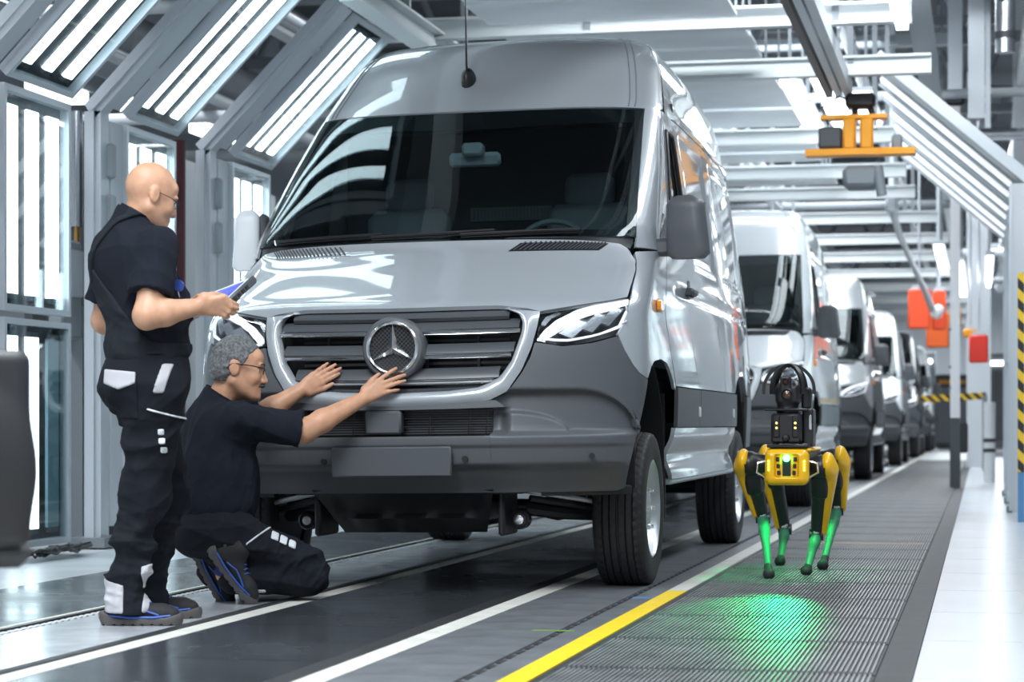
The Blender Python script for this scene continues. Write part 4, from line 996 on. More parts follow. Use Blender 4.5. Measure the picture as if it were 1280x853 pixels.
# machinery and stock at the far end of the hall
for i, (x, y, w, h, m, lab) in enumerate(((-.9, 70, 1.0, 2.3, M_dgrey, 'dark machine cabinet at the far end of the walkway'), (.35, 72, .9, 3.0, M_cab, 'grey tall machine cabinet at the far end, left of the hall columns'), (1.6, 68, 1.1, 2.5, M_lgrey, 'pale machine cabinet at the far end on the right'), (-2.2, 76, 1.4, 3.2, M_cab, 'wide grey machine cabinet at the far end behind the last van'), (2.9, 74, 1.2, 3.4, M_dgrey, 'dark tall machine cabinet at the far right end'))):
    t = thing('machine_cabinet', lab, 'cabinet', (x, y, 0)); MB().box((0, 0, h / 2), (w, .8, h), ch=.03).build('body', m, t)
    for k in range(2): MB().box(((k - .5) * w * .48, -.41, h * .45), (w * .44, .03, h * .75)).build('door', M_mgrey, t)
    MB().box((0, -.42, h * .90), (w * .8, .03, .12)).build('sign_lamp', M_tube if i % 2 else M_orange, t)
# ---------------------------------------------------------------- further vans on the line: copies of the first with other paint
P_white = mat('white_van_paint', (0.86, 0.89, 0.92), 0.28, 0.0, coat=1.0)
P_silver = mat('silver_van_paint', (0.42, 0.44, 0.46), 0.28, 0.4, coat=1.0)
P_dark = mat('dark_van_paint', (0.03, 0.032, 0.036), 0.25, 0.2, coat=1.0)
SKIP_FAR = {'sump_guard', 'tie_rod', 'drive_shaft', 'strut', 'bushing', 'bush_ring', 'control_arm', 'rear_axle', 'differential', 'cladding_clip', 'parking_sensor', 'bulkhead_vent', 'antenna_rod', 'antenna_base', 'intake_wires', 'dash_display', 'bumper_underside'}
def copy_van(y, paint, label, x=XC):
    def rec(src, par):
        nm = src.name.split('.')[0]
        if nm in SKIP_FAR: return
        c = src.copy(); COL.objects.link(c); c.parent = par
        if paint and c.type == 'MESH' and c.data.materials and c.data.materials[0] == M_paint:
            c.material_slots[0].link = 'OBJECT'; c.material_slots[0].material = paint
        for ch in src.children: rec(ch, c)
    r = VAN.copy(); COL.objects.link(r); r.location = (x, y, 0); r['label'] = label; r['group'] = 'vans waiting on the line'
    for ch in VAN.children: rec(ch, r)
    return r
copy_van(20.46, P_white, 'white van right behind the nearest grey van')
copy_van(30.6, P_silver, 'silver-grey van behind the first white van', XC + .05)
copy_van(40.7, P_white, 'second white van, far down the line behind the silver one', XC + .1)
copy_van(50.8, P_dark, 'dark van far down the line', XC + .15)
copy_van(61.0, P_white, 'last white van at the far end of the line', XC + .2)
# ---------------------------------------------------------------- sculpting: smooth-blended distance field to one continuous mesh
class SDF:
    def __init__(s, lo, hi, h, F=None):
        s.lo = np.array(lo, float); s.h = h; s.n = np.ceil((np.array(hi, float) - s.lo) / h).astype(int) + 1
        s.F = np.full(s.n, 1.0, np.float32) if F is None else F
        s.ax = [np.float32(s.lo[i] + np.arange(s.n[i]) * h) for i in range(3)]
    def copy(s):
        c = SDF.__new__(SDF); c.lo, c.h, c.n, c.ax = s.lo, s.h, s.n, s.ax; c.F = s.F.copy(); return c
    def win(s, lo, hi):
        a = np.clip(np.floor((np.array(lo) - s.lo) / s.h).astype(int), 0, s.n - 1); b = np.clip(np.ceil((np.array(hi) - s.lo) / s.h).astype(int) + 1, 1, s.n)
        sl = tuple(slice(a[i], b[i]) for i in range(3))
        return sl, s.ax[0][sl[0]][:, None, None], s.ax[1][sl[1]][None, :, None], s.ax[2][sl[2]][None, None, :]
    def put(s, sl, d, k, op):
        f = s.F[sl]
        if op == 'u':
            if k > 0: h = np.clip(.5 + .5 * (f - d) / k, 0, 1); s.F[sl] = f * (1 - h) + d * h - k * h * (1 - h)
            else: s.F[sl] = np.minimum(f, d)
        elif op == 's':
            h = np.clip(.5 - .5 * (f + d) / max(k, 1e-5), 0, 1); s.F[sl] = f * (1 - h) - d * h + k * h * (1 - h)
        return s
    def cone(s, a, b, ra, rb, k=.02, op='u'):
        a = np.array(a, float); b = np.array(b, float); m = max(ra, rb) + k + 3 * s.h
        sl, X, Y, Z = s.win(np.minimum(a, b) - m, np.maximum(a, b) + m); ab = b - a; L = max(ab @ ab, 1e-9)
        x, y, z = X - a[0], Y - a[1], Z - a[2]; t = np.clip((x * ab[0] + y * ab[1] + z * ab[2]) / L, 0, 1)
        d = np.sqrt((x - t * ab[0]) ** 2 + (y - t * ab[1]) ** 2 + (z - t * ab[2]) ** 2) - (ra + (rb - ra) * t)
        return s.put(sl, d, k, op)
    def chain(s, pts, rs, k=.02, op='u'):
        for i in range(len(pts) - 1): s.cone(pts[i], pts[i + 1], rs[i], rs[i + 1], k if i == 0 else min(k, .012), op)
        return s
    def ell(s, c, r, R=None, k=.02, op='u'):
        c = np.array(c, float); r = np.array(r, float); m = r.max() + k + 3 * s.h
        sl, X, Y, Z = s.win(c - m, c + m); x, y, z = X - c[0], Y - c[1], Z - c[2]
        if R is not None:
            R = np.asarray(R); x, y, z = (R[0, i] * x + R[1, i] * y + R[2, i] * z for i in range(3))
        k0 = np.sqrt((x / r[0]) ** 2 + (y / r[1]) ** 2 + (z / r[2]) ** 2); k1 = np.sqrt((x / r[0] ** 2) ** 2 + (y / r[1] ** 2) ** 2 + (z / r[2] ** 2) ** 2) + 1e-6
        return s.put(sl, np.where(k0 < .02, -r.min(), k0 * (k0 - 1) / k1), k, op)
    def box(s, c, hf, R=None, rnd=.01, k=.01, op='u'):
        c = np.array(c, float); hf = np.array(hf, float); m = np.linalg.norm(hf) + k + 3 * s.h
        sl, X, Y, Z = s.win(c - m, c + m); x, y, z = X - c[0], Y - c[1], Z - c[2]
        if R is not None:
            R = np.asarray(R); x, y, z = (R[0, i] * x + R[1, i] * y + R[2, i] * z for i in range(3))
        qx, qy, qz = abs(x) - hf[0] + rnd, abs(y) - hf[1] + rnd, abs(z) - hf[2] + rnd
        d = np.sqrt(np.maximum(qx, 0) ** 2 + np.maximum(qy, 0) ** 2 + np.maximum(qz, 0) ** 2) + np.minimum(np.maximum(qx, np.maximum(qy, qz)), 0) - rnd
        return s.put(sl, d, k, op)
    def coords(s): return s.ax[0][:, None, None], s.ax[1][None, :, None], s.ax[2][None, None, :]
    def cut(s, p, n):
        """keep the side the normal points away from"""
        X, Y, Z = s.coords(); n = vnorm(n); s.F = np.maximum(s.F, ((X - p[0]) * n[0] + (Y - p[1]) * n[1] + (Z - p[2]) * n[2]).astype(np.float32)); return s
    def cut_near(s, p, n, r):
        X, Y, Z = s.coords(); n = vnorm(n); pl = ((X - p[0]) * n[0] + (Y - p[1]) * n[1] + (Z - p[2]) * n[2]).astype(np.float32)
        s.F = np.where((X - p[0]) ** 2 + (Y - p[1]) ** 2 + 0 * Z < r * r, np.maximum(s.F, pl), s.F); return s
    def wrinkle(s, amp, fr, seed, lo=None, hi=None, stretch=(1, 1, 1)):
        rs = np.random.RandomState(seed); lo = s.lo if lo is None else lo; hi = s.lo + s.n * s.h if hi is None else hi
        sl, X, Y, Z = s.win(lo, hi); g = 0
        for i in range(5):
            d = rs.normal(size=3) * np.array(stretch); d /= np.linalg.norm(d); f = fr * (0.7 + .25 * i); e = rs.normal(size=3) * .6
            q = np.sin(.5 * (f * (X * d[0] + Y * d[1] + Z * d[2]) + 1.9 * np.sin(f * .45 * (X * e[0] + Y * e[1] + Z * e[2]) + rs.rand() * 6) + rs.rand() * 6))
            g = g + (2.6 * np.abs(q) ** .7 - 1.7) / (1 + .5 * i)
        # fade at the window border
        def fade(A, a, b): return np.clip((A - a) / .05, 0, 1) * np.clip((b - A) / .05, 0, 1)
        w = fade(X, lo[0], hi[0]) * fade(Y, lo[1], hi[1]) * fade(Z, lo[2], hi[2])
        s.F[sl] += (amp * g * w).astype(np.float32); return s
    def region(s, other_F): s.F = np.maximum(s.F, other_F); return s
    def mesh(s, name, m, parent=None, label=None, xf=None):
        F = s.F; I = F < 0
        if not I.any(): print('EMPTY', name); return None
        idx = np.argwhere(I); a = np.maximum(idx.min(0) - 2, 0); b = np.minimum(idx.max(0) + 3, np.array(F.shape))
        F = F[a[0]:b[0], a[1]:b[1], a[2]:b[2]]; I = F < 0; lo = s.lo + a * s.h
        nx, ny, nz = F.shape
        cnt = np.zeros((nx - 1, ny - 1, nz - 1), np.int8)
        for dx in (0, 1):
            for dy in (0, 1):
                for dz in (0, 1): cnt += I[dx:nx - 1 + dx, dy:ny - 1 + dy, dz:nz - 1 + dz]
        mix = (cnt > 0) & (cnt < 8); C = np.argwhere(mix); ids = np.full(mix.shape, -1, np.int64); ids[mix] = np.arange(len(C))
        P = np.zeros((len(C), 3)); W = np.zeros(len(C))
        cor = [(0, 0, 0), (1, 0, 0), (0, 1, 0), (1, 1, 0), (0, 0, 1), (1, 0, 1), (0, 1, 1), (1, 1, 1)]
        val = [F[C[:, 0] + c[0], C[:, 1] + c[1], C[:, 2] + c[2]] for c in cor]
        for i in range(8):
            for j in range(i + 1, 8):
                if sum(abs(cor[i][k] - cor[j][k]) for k in range(3)) != 1: continue
                e = (val[i] < 0) != (val[j] < 0); t = np.where(e, val[i] / np.where(e, val[i] - val[j], 1), 0)
                P += np.where(e[:, None], np.array(cor[i]) + t[:, None] * (np.array(cor[j]) - np.array(cor[i])), 0); W += e
        V = lo + (C + P / W[:, None]) * s.h; Fs = []
        for ax in range(3):
            o1, o2 = (ax + 1) % 3, (ax + 2) % 3
            sl0 = [slice(None)] * 3; sl1 = [slice(None)] * 3; sl0[ax] = slice(0, -1); sl1[ax] = slice(1, None)
            A, B = I[tuple(sl0)], I[tuple(sl1)]; E = np.argwhere(A != B); E = E[(E[:, o1] > 0) & (E[:, o2] > 0) & (E[:, o1] < F.shape[o1] - 1) & (E[:, o2] < F.shape[o2] - 1)]
            ins = A[E[:, 0], E[:, 1], E[:, 2]]; q = []
            for (d1, d2) in ((1, 1), (0, 1), (0, 0), (1, 0)):
                c = E.copy(); c[:, o1] -= d1; c[:, o2] -= d2; q.append(ids[c[:, 0], c[:, 1], c[:, 2]])
            q = np.stack(q, 1); q[~ins] = q[~ins][:, ::-1]; Fs.append(q)
        Fs = np.vstack(Fs); Fs = Fs[(Fs >= 0).all(1)]
        if xf is not None: V = V @ np.asarray(xf[0]).T + np.asarray(xf[1])
        me = bpy.data.meshes.new(name); me.vertices.add(len(V)); me.vertices.foreach_set('co', V.astype(np.float32).ravel())
        me.loops.add(len(Fs) * 4); me.loops.foreach_set('vertex_index', Fs.astype(np.int32).ravel()); me.polygons.add(len(Fs))
        me.polygons.foreach_set('loop_start', np.arange(0, len(Fs) * 4, 4, dtype=np.int32)); me.polygons.foreach_set('loop_total', np.full(len(Fs), 4, np.int32))
        me.update(calc_edges=True); me.validate(); me.polygons.foreach_set('use_smooth', [True] * len(me.polygons)); me.materials.append(m)
        o = bpy.data.objects.new(name, me); COL.objects.link(o)
        if parent is not None: o.parent = parent
        if label: o['label'] = label
        return o

def skin_mat(name, col):
    m = mat(name, col, 0.48, noise=0.10, nscale=28, bump=0.06, bscale=220)
    p = m.node_tree.nodes['Principled BSDF']; p.inputs['Subsurface Weight'].default_value = .12; p.inputs['Subsurface Radius'].default_value = (.02, .008, .005); p.inputs['Subsurface Scale'].default_value = .4
    return m
M_skin = skin_mat('skin', (0.57, 0.30, 0.185)); M_skin2 = skin_mat('skin_fair', (0.60, 0.325, 0.205))
M_polo = mat('navy_polo_cloth', (0.0105, 0.0130, 0.0205), 0.9, spec=.2, bump=.12, bscale=500)
M_trous = mat('work_trouser_cloth', (0.0115, 0.0135, 0.019), 0.9, spec=.2, bump=.15, bscale=420)
M_bib = mat('overall_cloth', (0.017, 0.020, 0.026), 0.9, spec=.2, bump=.15, bscale=420)
M_flap = mat('light_grey_cloth', (0.50, 0.49, 0.52), 0.8, bump=.1, bscale=400)
M_refl = mat('reflective_tape', (0.75, 0.77, 0.80), 0.4)
M_hair = mat('grey_hair', (0.13, 0.135, 0.14), 0.55, noise=.6, nscale=90, bump=.5, bscale=160)
M_must = mat('dark_grey_beard', (0.05, 0.045, 0.045), 0.7)
M_sole = mat('shoe_sole_grey', (0.085, 0.075, 0.075), 0.6); M_sole2 = mat('shoe_sole_blue', (0.10, 0.13, 0.24), 0.55)
M_shoe = mat('shoe_mesh_black', (0.014, 0.014, 0.016), 0.7, bump=.2, bscale=300)
M_blue = mat('shoe_blue_trim', (0.03, 0.10, 0.42), 0.5)
M_eye = mat('eyeball', (0.8, .78, .75), .15); M_iris = mat('iris', (.03, .02, .015), .2)

def head(B, O, fwd, up, s=1.0, eyes=None):
    """sculpt a head into B; O is the head centre"""
    O = np.array(O, float); fwd = vnorm(fwd); up = vnorm(np.array(up, float) - fwd * np.dot(up, fwd)); lat = np.cross(fwd, up)   # lat = person's right
    R = np.stack([fwd, lat, up], 1); W = lambda f, l, u: O + s * (f * fwd + l * lat + u * up)
    r = lambda *a: [s * q for q in a]
    B.ell(W(-.010, 0, .026), r(.097, .077, .094), R, .02)
    B.ell(W(.038, 0, -.035), r(.058, .060, .085), R, .03)
    B.ell(W(.066, 0, .045), r(.028, .052, .032), R, .02)
    for l in (-1, 1):
        B.cone(W(-.005, l * .052, -.058), W(.070, l * .020, -.104), .022 * s, .016 * s, .03)
        B.ell(W(.068, l * .036, -.032), r(.026, .026, .030), R, .02)          # cheek
        B.ell(W(.088, l * .026, .018), r(.012, .024, .008), R, .012)          # brow
    B.ell(W(.089, 0, -.104), r(.019, .023, .018), R, .02); B.ell(W(.072, 0, -.072), r(.030, .036, .030), R, .02)
    for l in (-1, 1): B.ell(W(.100, l * .032, -.004), r(.016, .019, .012), R, .012, 's')
    B.cone(W(.092, 0, .004), W(.112, 0, -.036), .009 * s, .012 * s, .012); B.ell(W(.110, 0, -.040), r(.014, .013, .012), R, .008)
    for l in (-1, 1): B.ell(W(.099, l * .014, -.043), r(.011, .008, .009), R, .006)
    B.ell(W(.099, 0, -.070), r(.010, .022, .007), R, .006); B.ell(W(.097, 0, -.083), r(.010, .019, .008), R, .006)
    B.ell(W(.112, 0, -.0765), r(.010, .022, .0035), R, .004, 's')
    for l in (-1, 1):
        B.ell(W(-.012, l * .079, -.010), r(.021, .009, .034), np.stack([vnorm(fwd + .25 * up), lat, vnorm(up - .25 * fwd)], 1), .006)
        B.ell(W(-.004, l * .091, -.010), r(.011, .007, .020), R, .005, 's')
    return W, R

def hand(B, w, fd, pn, th, tips, thumb, sc=1.0, arch=.012, rf=.0088):
    """palm and five fingers: w wrist, fd finger direction, pn palm normal, th thumb side, tips of index..little, thumb tip"""
    w = np.array(w, float); fd = vnorm(fd); th = vnorm(np.array(th) - fd * np.dot(th, fd)); q = np.cross(fd, th); pn = q if np.dot(q, pn) > 0 else -q
    off = (.029, .010, -.009, -.027); kl = (.090, .093, .087, .077)
    for i in range(4):
        kn = w + sc * (fd * kl[i] + th * off[i]); B.cone(w + th * off[i] * .55 * sc + fd * .012 * sc, kn, .0165 * sc, .0125 * sc, .012)
        t = np.array(tips[i], float); L = t - kn; a = arch if np.isscalar(arch) else arch[i]
        m1 = kn + L * .42 - pn * a; m2 = kn + L * .73 - pn * a * .85; f = (1, 1.03, 1, .88)[i] * rf * sc
        B.cone(kn, m1, f * 1.22, f * 1.08, .008); B.cone(m1, m2, f * 1.08, f, .004); B.cone(m2, t, f, f * .80, .004)
    b = w + sc * (fd * .022 + th * .030 + pn * .006); t = np.array(thumb, float); m = b + (t - b) * .58 + th * .006
    B.cone(w + fd * .01 + th * .012, b, .019 * sc, .0175 * sc, .012); B.cone(b, m, .0165 * sc, .0115 * sc, .012); B.cone(m, t, .0112 * sc, .0088 * sc, .004)
    B.ell(w + sc * (fd * .05 + pn * .008), (.042 * sc, .036 * sc, .017 * sc), np.stack([fd, th, pn], 1), .012)

def shoe(parent, O, fwd, up, name='shoe', L=.30, trim=True):
    """work shoe; O = heel point on the sole plane"""
    fwd = vnorm(fwd); up = vnorm(np.array(up, float) - fwd * np.dot(up, fwd)); lat = np.cross(up, fwd); R = np.stack([fwd, lat, up], 1)
    U = SDF((-.03, -.07, -.02), (.34, .07, .16), .004)
    U.chain([(.045, 0, .055), (.14, 0, .050), (.225, 0, .040), (.255, 0, .036)], [.036, .038, .040, .036], .03)
    U.cone((.055, 0, .06), (.075, 0, .118), .038, .040, .03); U.cone((.12, 0, .07), (.09, 0, .105), .030, .032, .03)
    U.cut((0, 0, .016), (0, 0, -1)); U.ell((.075, 0, .165), (.036, .028, .03), None, .01, 's')
    up_ = U.mesh(name, M_shoe, parent, xf=(R, O))
    P = SDF((-.03, -.08, -.03), (.34, .08, .08), .004)
    P.chain([(.035, 0, .018), (.15, -.002, .018), (.24, 0, .018), (.262, 0, .022)], [.042, .044, .048, .042], .02); P.ell((.020, 0, .04), (.036, .040, .034), None, .02)
    P.cut((0, 0, 0), (0, 0, -1)); X, Y, Z = P.coords()
    P.F = np.maximum(P.F, (Z - (.030 + .024 * np.clip((.06 - X) / .06, 0, 1) + .014 * np.clip((X - .24) / .05, 0, 1) + 0 * Y)).astype(np.float32))
    for k in range(8): P.box((.01 + k * .036, 0, .0), (.005, .08, .006), None, .002, .002, 's')
    P.mesh('sole', M_sole, up_, xf=(R, O))
    mb = MB(); T = lambda p: np.asarray(p) @ R.T + O
    for k in range(5):
        x = .118 + k * .018; z = .101 - k * .0065
        a = T(np.array([[x, -.026, z - .010], [x + .006, -.010, z + .004], [x + .010, .010, z + .004], [x + .004, .026, z - .010]])); mb.tube(a, .0032, 6)
    mb.build('laces', M_blue, up_)
    for sg in (-1, 1):
        mb = MB(); a = [[.09, sg * .043, .050], [.14, sg * .0415, .062], [.18, sg * .042, .052], [.215, sg * .0425, .040]]; mb.tube(T(np.array(a)), .004, 6); a = [[.03, sg * .040, .040], [.10, sg * .046, .032], [.2, sg * .0475, .032], [.26, sg * .038, .038]]; mb.tube(T(np.array(a)), .0045, 6)
        mb.build('side_trim', M_blue, up_)
    mb = MB(); a = [[.028, -.036, .085], [.022, 0, .095], [.028, .036, .085]]; mb.tube(T(np.array(a)), .008, 6); mb.build('heel_tab', M_sole, up_)
    return up_
# ---------------------------------------------------------------- standing worker
def standing_worker():
    root = thing('person', 'standing bald man in a dark polo shirt and bib overall holding a tablet', 'person', (-3.122, 7.892, .004), YAW)
    lo, hi, h = (-.36, -.40, -.0), (.50, .46, 1.82), .0055
    f = vnorm((.80, .60, 0)); rt = np.array([f[1], -f[0], 0]); up = np.array([0, 0, 1.0])
    RT = np.stack([f, rt, up], 1)
    B = SDF(lo, hi, h)
    # body under the clothes
    B.ell((-.03, 0, 1.32), (.11, .16, .14), RT, .03); B.ell((.02, .01, 1.10), (.13, .15, .18), RT, .05); B.ell((.02, 0, .95), (.12, .15, .13), RT, .05)
    sR, sL = np.array((.085, -.14, 1.43)), np.array((-.135, .16, 1.45))
    eR, wR = np.array((.055, -.235, 1.165)), np.array((.235, -.165, 1.203))
    eL, wL = np.array((-.195, .27, 1.17)), np.array((.085, .215, 1.175))
    for s_, e, w in ((sR, eR, wR), (sL, eL, wL)):
        B.cone(s_, e, .056, .047, .03); B.cone(e, e + (w - e) * .35, .047, .049, .03); B.cone(e + (w - e) * .35, w, .049, .031, .02)
    # hands on the tablet: tablet plane normal tn faces up and back to the man
    hand(B, wR, (.97, .15, .06), (-.1, .9, .4), (0, -.35, .9),
         [(.372, -.088, 1.216), (.374, -.092, 1.200), (.364, -.096, 1.183), (.342, -.104, 1.168)], (.312, -.085, 1.250), sc=1.08, arch=(.018, .022, .022, .018))
    hand(B, wL, (.70, -.55, .30), (.2, -.3, .9), (.45, .6, .6),
         [(.215, .130, 1.200), (.208, .112, 1.194), (.198, .098, 1.186), (.182, .088, 1.176)], (.195, .135, 1.262), arch=.012)
    B.cone((-.035, .0, 1.52), (.0, .0, 1.59), .060, .055, .03); B.cone((.0, .0, 1.56), (.02, .0, 1.62), .058, .056, .03)
    hf = vnorm((.80, .50, -.34)); W, HR = head(B, (.030, .003, 1.640), hf, (.25, .1, 1), 1.0)
    hipR, hipL = np.array((.07, -.08, .93)), np.array((-.02, .09, .93))
    kR, aR = np.array((.01, -.01, .51)), np.array((-.075, 0, .10)); kL, aL = np.array((.055, .24, .51)), np.array((-.035, .30, .10))
    for a, b, c in ((hipR, kR, aR), (hipL, kL, aL)): B.cone(a, b, .082, .058, .03); B.cone(b, c, .058, .042, .03); B.cone(c, c + np.array([.09, 0, -.055]), .032, .022, .02)
    body = B.mesh('body', M_skin2, root)
    # eyes behind thin glasses, grey stubble
    for l in (-1, 1):
        MB().lathe([(0, -.011), (.008, -.008), (.011, 0), (.008, .008), (0, .011)], W(.078, l * .032, -.004), hf, 14).build('eye', M_eye, body)
    mb = MB(); c = [W(.100, l * .033, -.004) for l in (-1, 1)]; lt = HR[:, 1]; uu = HR[:, 2]
    for q in c: mb.tube([q + lt * .022 * math.cos(a) + uu * .016 * math.sin(a) for a in np.linspace(0, 2 * math.pi, 21)[:-1]], .0016, 5, closed=True)
    mb.tube([W(.100, .011, 0), W(.104, 0, .003), W(.100, -.011, 0)], .0015, 5)
    for l in (-1, 1): mb.tube([W(.098, l * .055, 0), W(.05, l * .078, .004), W(-.01, l * .082, .004)], .0016, 5)
    mb.build('glasses', M_black, root)
    # polo shirt
    S_ = SDF(lo, hi, h)
    S_.ell((-.045, .005, 1.345), (.135, .195, .20), RT, .03); S_.ell((-.075, -.02, 1.40), (.10, .185, .12), RT, .05); S_.ell((.025, .0, 1.19), (.155, .178, .20), RT, .06); S_.ell((.02, 0, 1.05), (.155, .175, .12), RT, .05)
    S_.cone((-.04, .0, 1.46), (-.020, 0.002, 1.545), .092, .080, .04)
    for s_, e, t_ in ((sR, eR, .70), (sL, eL, .72)):   # sleeves, cut square at their ends
        V = SDF(lo, hi, h); V.cone(s_, s_ + (e - s_) * .86, .080, .083, .0); d = vnorm(e - s_); V.cut(s_ + (e - s_) * t_, d)
        S_.put((slice(None),) * 3, V.F, .045, 'u')
    S_.wrinkle(.0030, 38, 3, stretch=(1, 1, .6)); S_.wrinkle(.0026, 60, 4, (-.3, -.35, .98), (.4, .4, 1.3))
    # neck opening and hem
    S_.cone((-.062, 0, 1.44), (.0, .006, 1.60), .090, .072, .03); S_.cut_near((-.01, 0, 1.556), (.58, .05, 1), .115); 
    sh = S_.copy(); sh.cut((0, 0, .98), (0, 0, -1)); sh.mesh('polo_shirt', M_polo, root)
    def collar(a, b, r0, r1, p, n, hgt, lo_, hi_):
        C_ = SDF(lo_, hi_, .004); C_.cone(a, b, r0, r1, 0); C_.cone(a, b, r0 - .008, r1 - .008, .002, 's'); C_.cut(p, n); C_.cut(np.array(p) - vnorm(n) * hgt, -np.array(n)); C_.mesh('collar', M_polo, root)
    collar((-.062, 0, 1.44), (.0, .006, 1.60), .092, .074, (-.01, 0, 1.568), (.58, .05, 1), .044, (-.20, -.16, 1.40), (.14, .16, 1.68))
    # overall: trousers, bib and strap
    T = SDF(lo, hi, h)
    T.ell((.02, 0, .97), (.155, .178, .16), RT, .05); T.ell((-.01, -.01, .90), (.150, .172, .13), RT, .05)
    T.cone(hipR + np.array([0, 0, -.03]), kR, .118, .092, .05); T.cone(hipL + np.array([0, 0, -.03]), kL, .112, .086, .05)
    T.chain([kR, (kR + aR) / 2 + np.array([.0, 0, .0]), aR + np.array([.01, 0, .05]), aR + np.array([.018, 0, -.04])], [.092, .082, .072, .080], .05)
    T.chain([kL, (kL + aL) / 2, aL + np.array([.01, 0, .05]), aL + np.array([.018, 0, -.04])], [.086, .08, .074, .080], .05)
    T.wrinkle(.0045, 34, 8, (-.3, -.3, .05), (.4, .5, .90), (1, 1, 1.3)); T.wrinkle(.0045, 70, 9, (-.25, -.2, .06), (.3, .45, .45), (.3, .3, 1.6)); T.wrinkle(.003, 50, 10, (-.3, -.3, .05), (.4, .5, .95))
    leg = T.copy()
    T.cut((0, 0, .042), (0, 0, -1)); T.cut((0, 0, 1.10), (0, 0, 1)); T.cone(aR + np.array([.01, 0, -.10]), aR + np.array([.01, 0, .0]), .066, .062, .004, 's') if False else None
    tr = T.mesh('work_trousers', M_trous, root)
    def overlay(base, name, m, region, off=.005, parent=None, label=None):
        q = base.copy(); X, Y, Z = q.coords(); q.F = np.maximum(np.maximum(q.F - off, -(q.F + .012)), region(X, Y, Z).astype(np.float32)).astype(np.float32); return q.mesh(name, m, parent or root, label)
    def along(X, Y, Z, p, d): return (X - p[0]) * d[0] + (Y - p[1]) * d[1] + (Z - p[2]) * d[2]
    bk = -f   # direction to his back
    # bib panel: covers the back up to a slant, side seams open under the arm
    def bibreg(X, Y, Z):
        sd = X * rt[0] + Y * rt[1]; fr = X * f[0] + Y * f[1]
        top = 1.07 + .30 * np.clip((.02 - fr) / .14, 0, 1) * np.clip(1 - np.abs(sd + .085) / .26, 0, 1) ** .8
        return np.maximum(np.maximum(Z - top, 1.0 - Z), np.where(fr > .03, np.maximum(Z - 1.08, -1), -1))
    overlay(S_, 'bib', M_bib, bibreg, .007)
    def strapreg(X, Y, Z):   # strap from the bib's top over the near shoulder
        sd = X * rt[0] + Y * rt[1]; fr = X * f[0] + Y * f[1]; c = np.interp(Z, [1.30, 1.43, 1.525, 1.56], [-.105, -.05, .013, .06])
        return np.maximum(np.maximum(np.abs(sd - c) - .020, 1.30 - Z), fr - .05)
    overlay(S_, 'strap', M_bib, strapreg, .011)
    overlay(leg, 'waistband', M_bib, lambda X, Y, Z: np.abs(Z - 1.055) - .030 + 0 * X + 0 * Y, .008)
    # pocket flaps and light panels (x = right in view, seen from the camera side -y)
    overlay(leg, 'pocket_flap', M_flap, lambda X, Y, Z: np.maximum(np.maximum(np.abs(X + .060) - .066, np.maximum(Z - (.965 - .10 * (X + .06)), (.905 + .35 * np.abs(X + .060) - .012) - Z)), Y + .02), .010, tr)
    overlay(leg, 'pocket_trim', M_flap, lambda X, Y, Z: np.maximum(np.maximum(np.abs(X - .105 - .30 * (Z - .93)) - .020, np.abs(Z - .935) - .055), Y + .0), .006, tr)
    overlay(leg, 'piping', M_refl, lambda X, Y, Z: np.maximum(np.maximum(np.abs(Z - (.80 - .28 * (X - .12))) - .004, .045 - X), Y), .006, tr)
    for k in range(3): overlay(leg, 'reflective_patch', M_refl, lambda X, Y, Z: np.maximum(np.maximum(np.abs(Z - (.735 - k * .034)) - .012, np.abs(X - (.092 + .004 * k)) - .012), Y), .006, tr)
    overlay(leg, 'gaiter', M_flap, lambda X, Y, Z: np.maximum(np.maximum(Z - (.165 - .25 * (X + .10)), .05 - Z), np.maximum(X + .060, Y - .12)), .006, tr)
    overlay(leg, 'gaiter', M_flap, lambda X, Y, Z: np.maximum(np.maximum(Z - (.23 + .3 * (X - .02)), .05 - Z), np.maximum(-X + .005, Y - .2)), .006, tr)
    overlay(leg, 'rear_pocket', M_trous, lambda X, Y, Z: np.maximum(np.maximum(np.abs(X + .055) - .068, np.abs(Z - .86) - .075), Y + .02), .006, tr)
    # shoes
    shoe(root, np.array((-.150, .0, 0)), (1, .03, 0), up); shoe(root, np.array((-.12, .30, 0)), (1, .05, 0), up)
    # badge reel on the chest
    c = np.array((.150, -.10, 1.285)); mb = MB(); mb.lathe([(0, -.006), (.022, -.006), (.024, 0), (.020, .006), (0, .007)], c, (.3, -1, 0), 20)
    rl = mb.build('badge_reel', mat('reel_blue', (.05, .10, .42), .25), root)
    MB().tube([c + np.array([-.005, 0, .02]), c + np.array([-.014, .005, .06]), c + np.array([-.03, .02, .14]), c + np.array([-.05, .03, .21])], .004, 6).build('lanyard', M_black, rl)
    MB().tube([c + np.array([0, 0, -.022]), c + np.array([.004, 0, -.045]), c + np.array([0, 0, -.06])], .004, 6).build('clip', M_chrome, rl)
    return root
MAN = standing_worker()
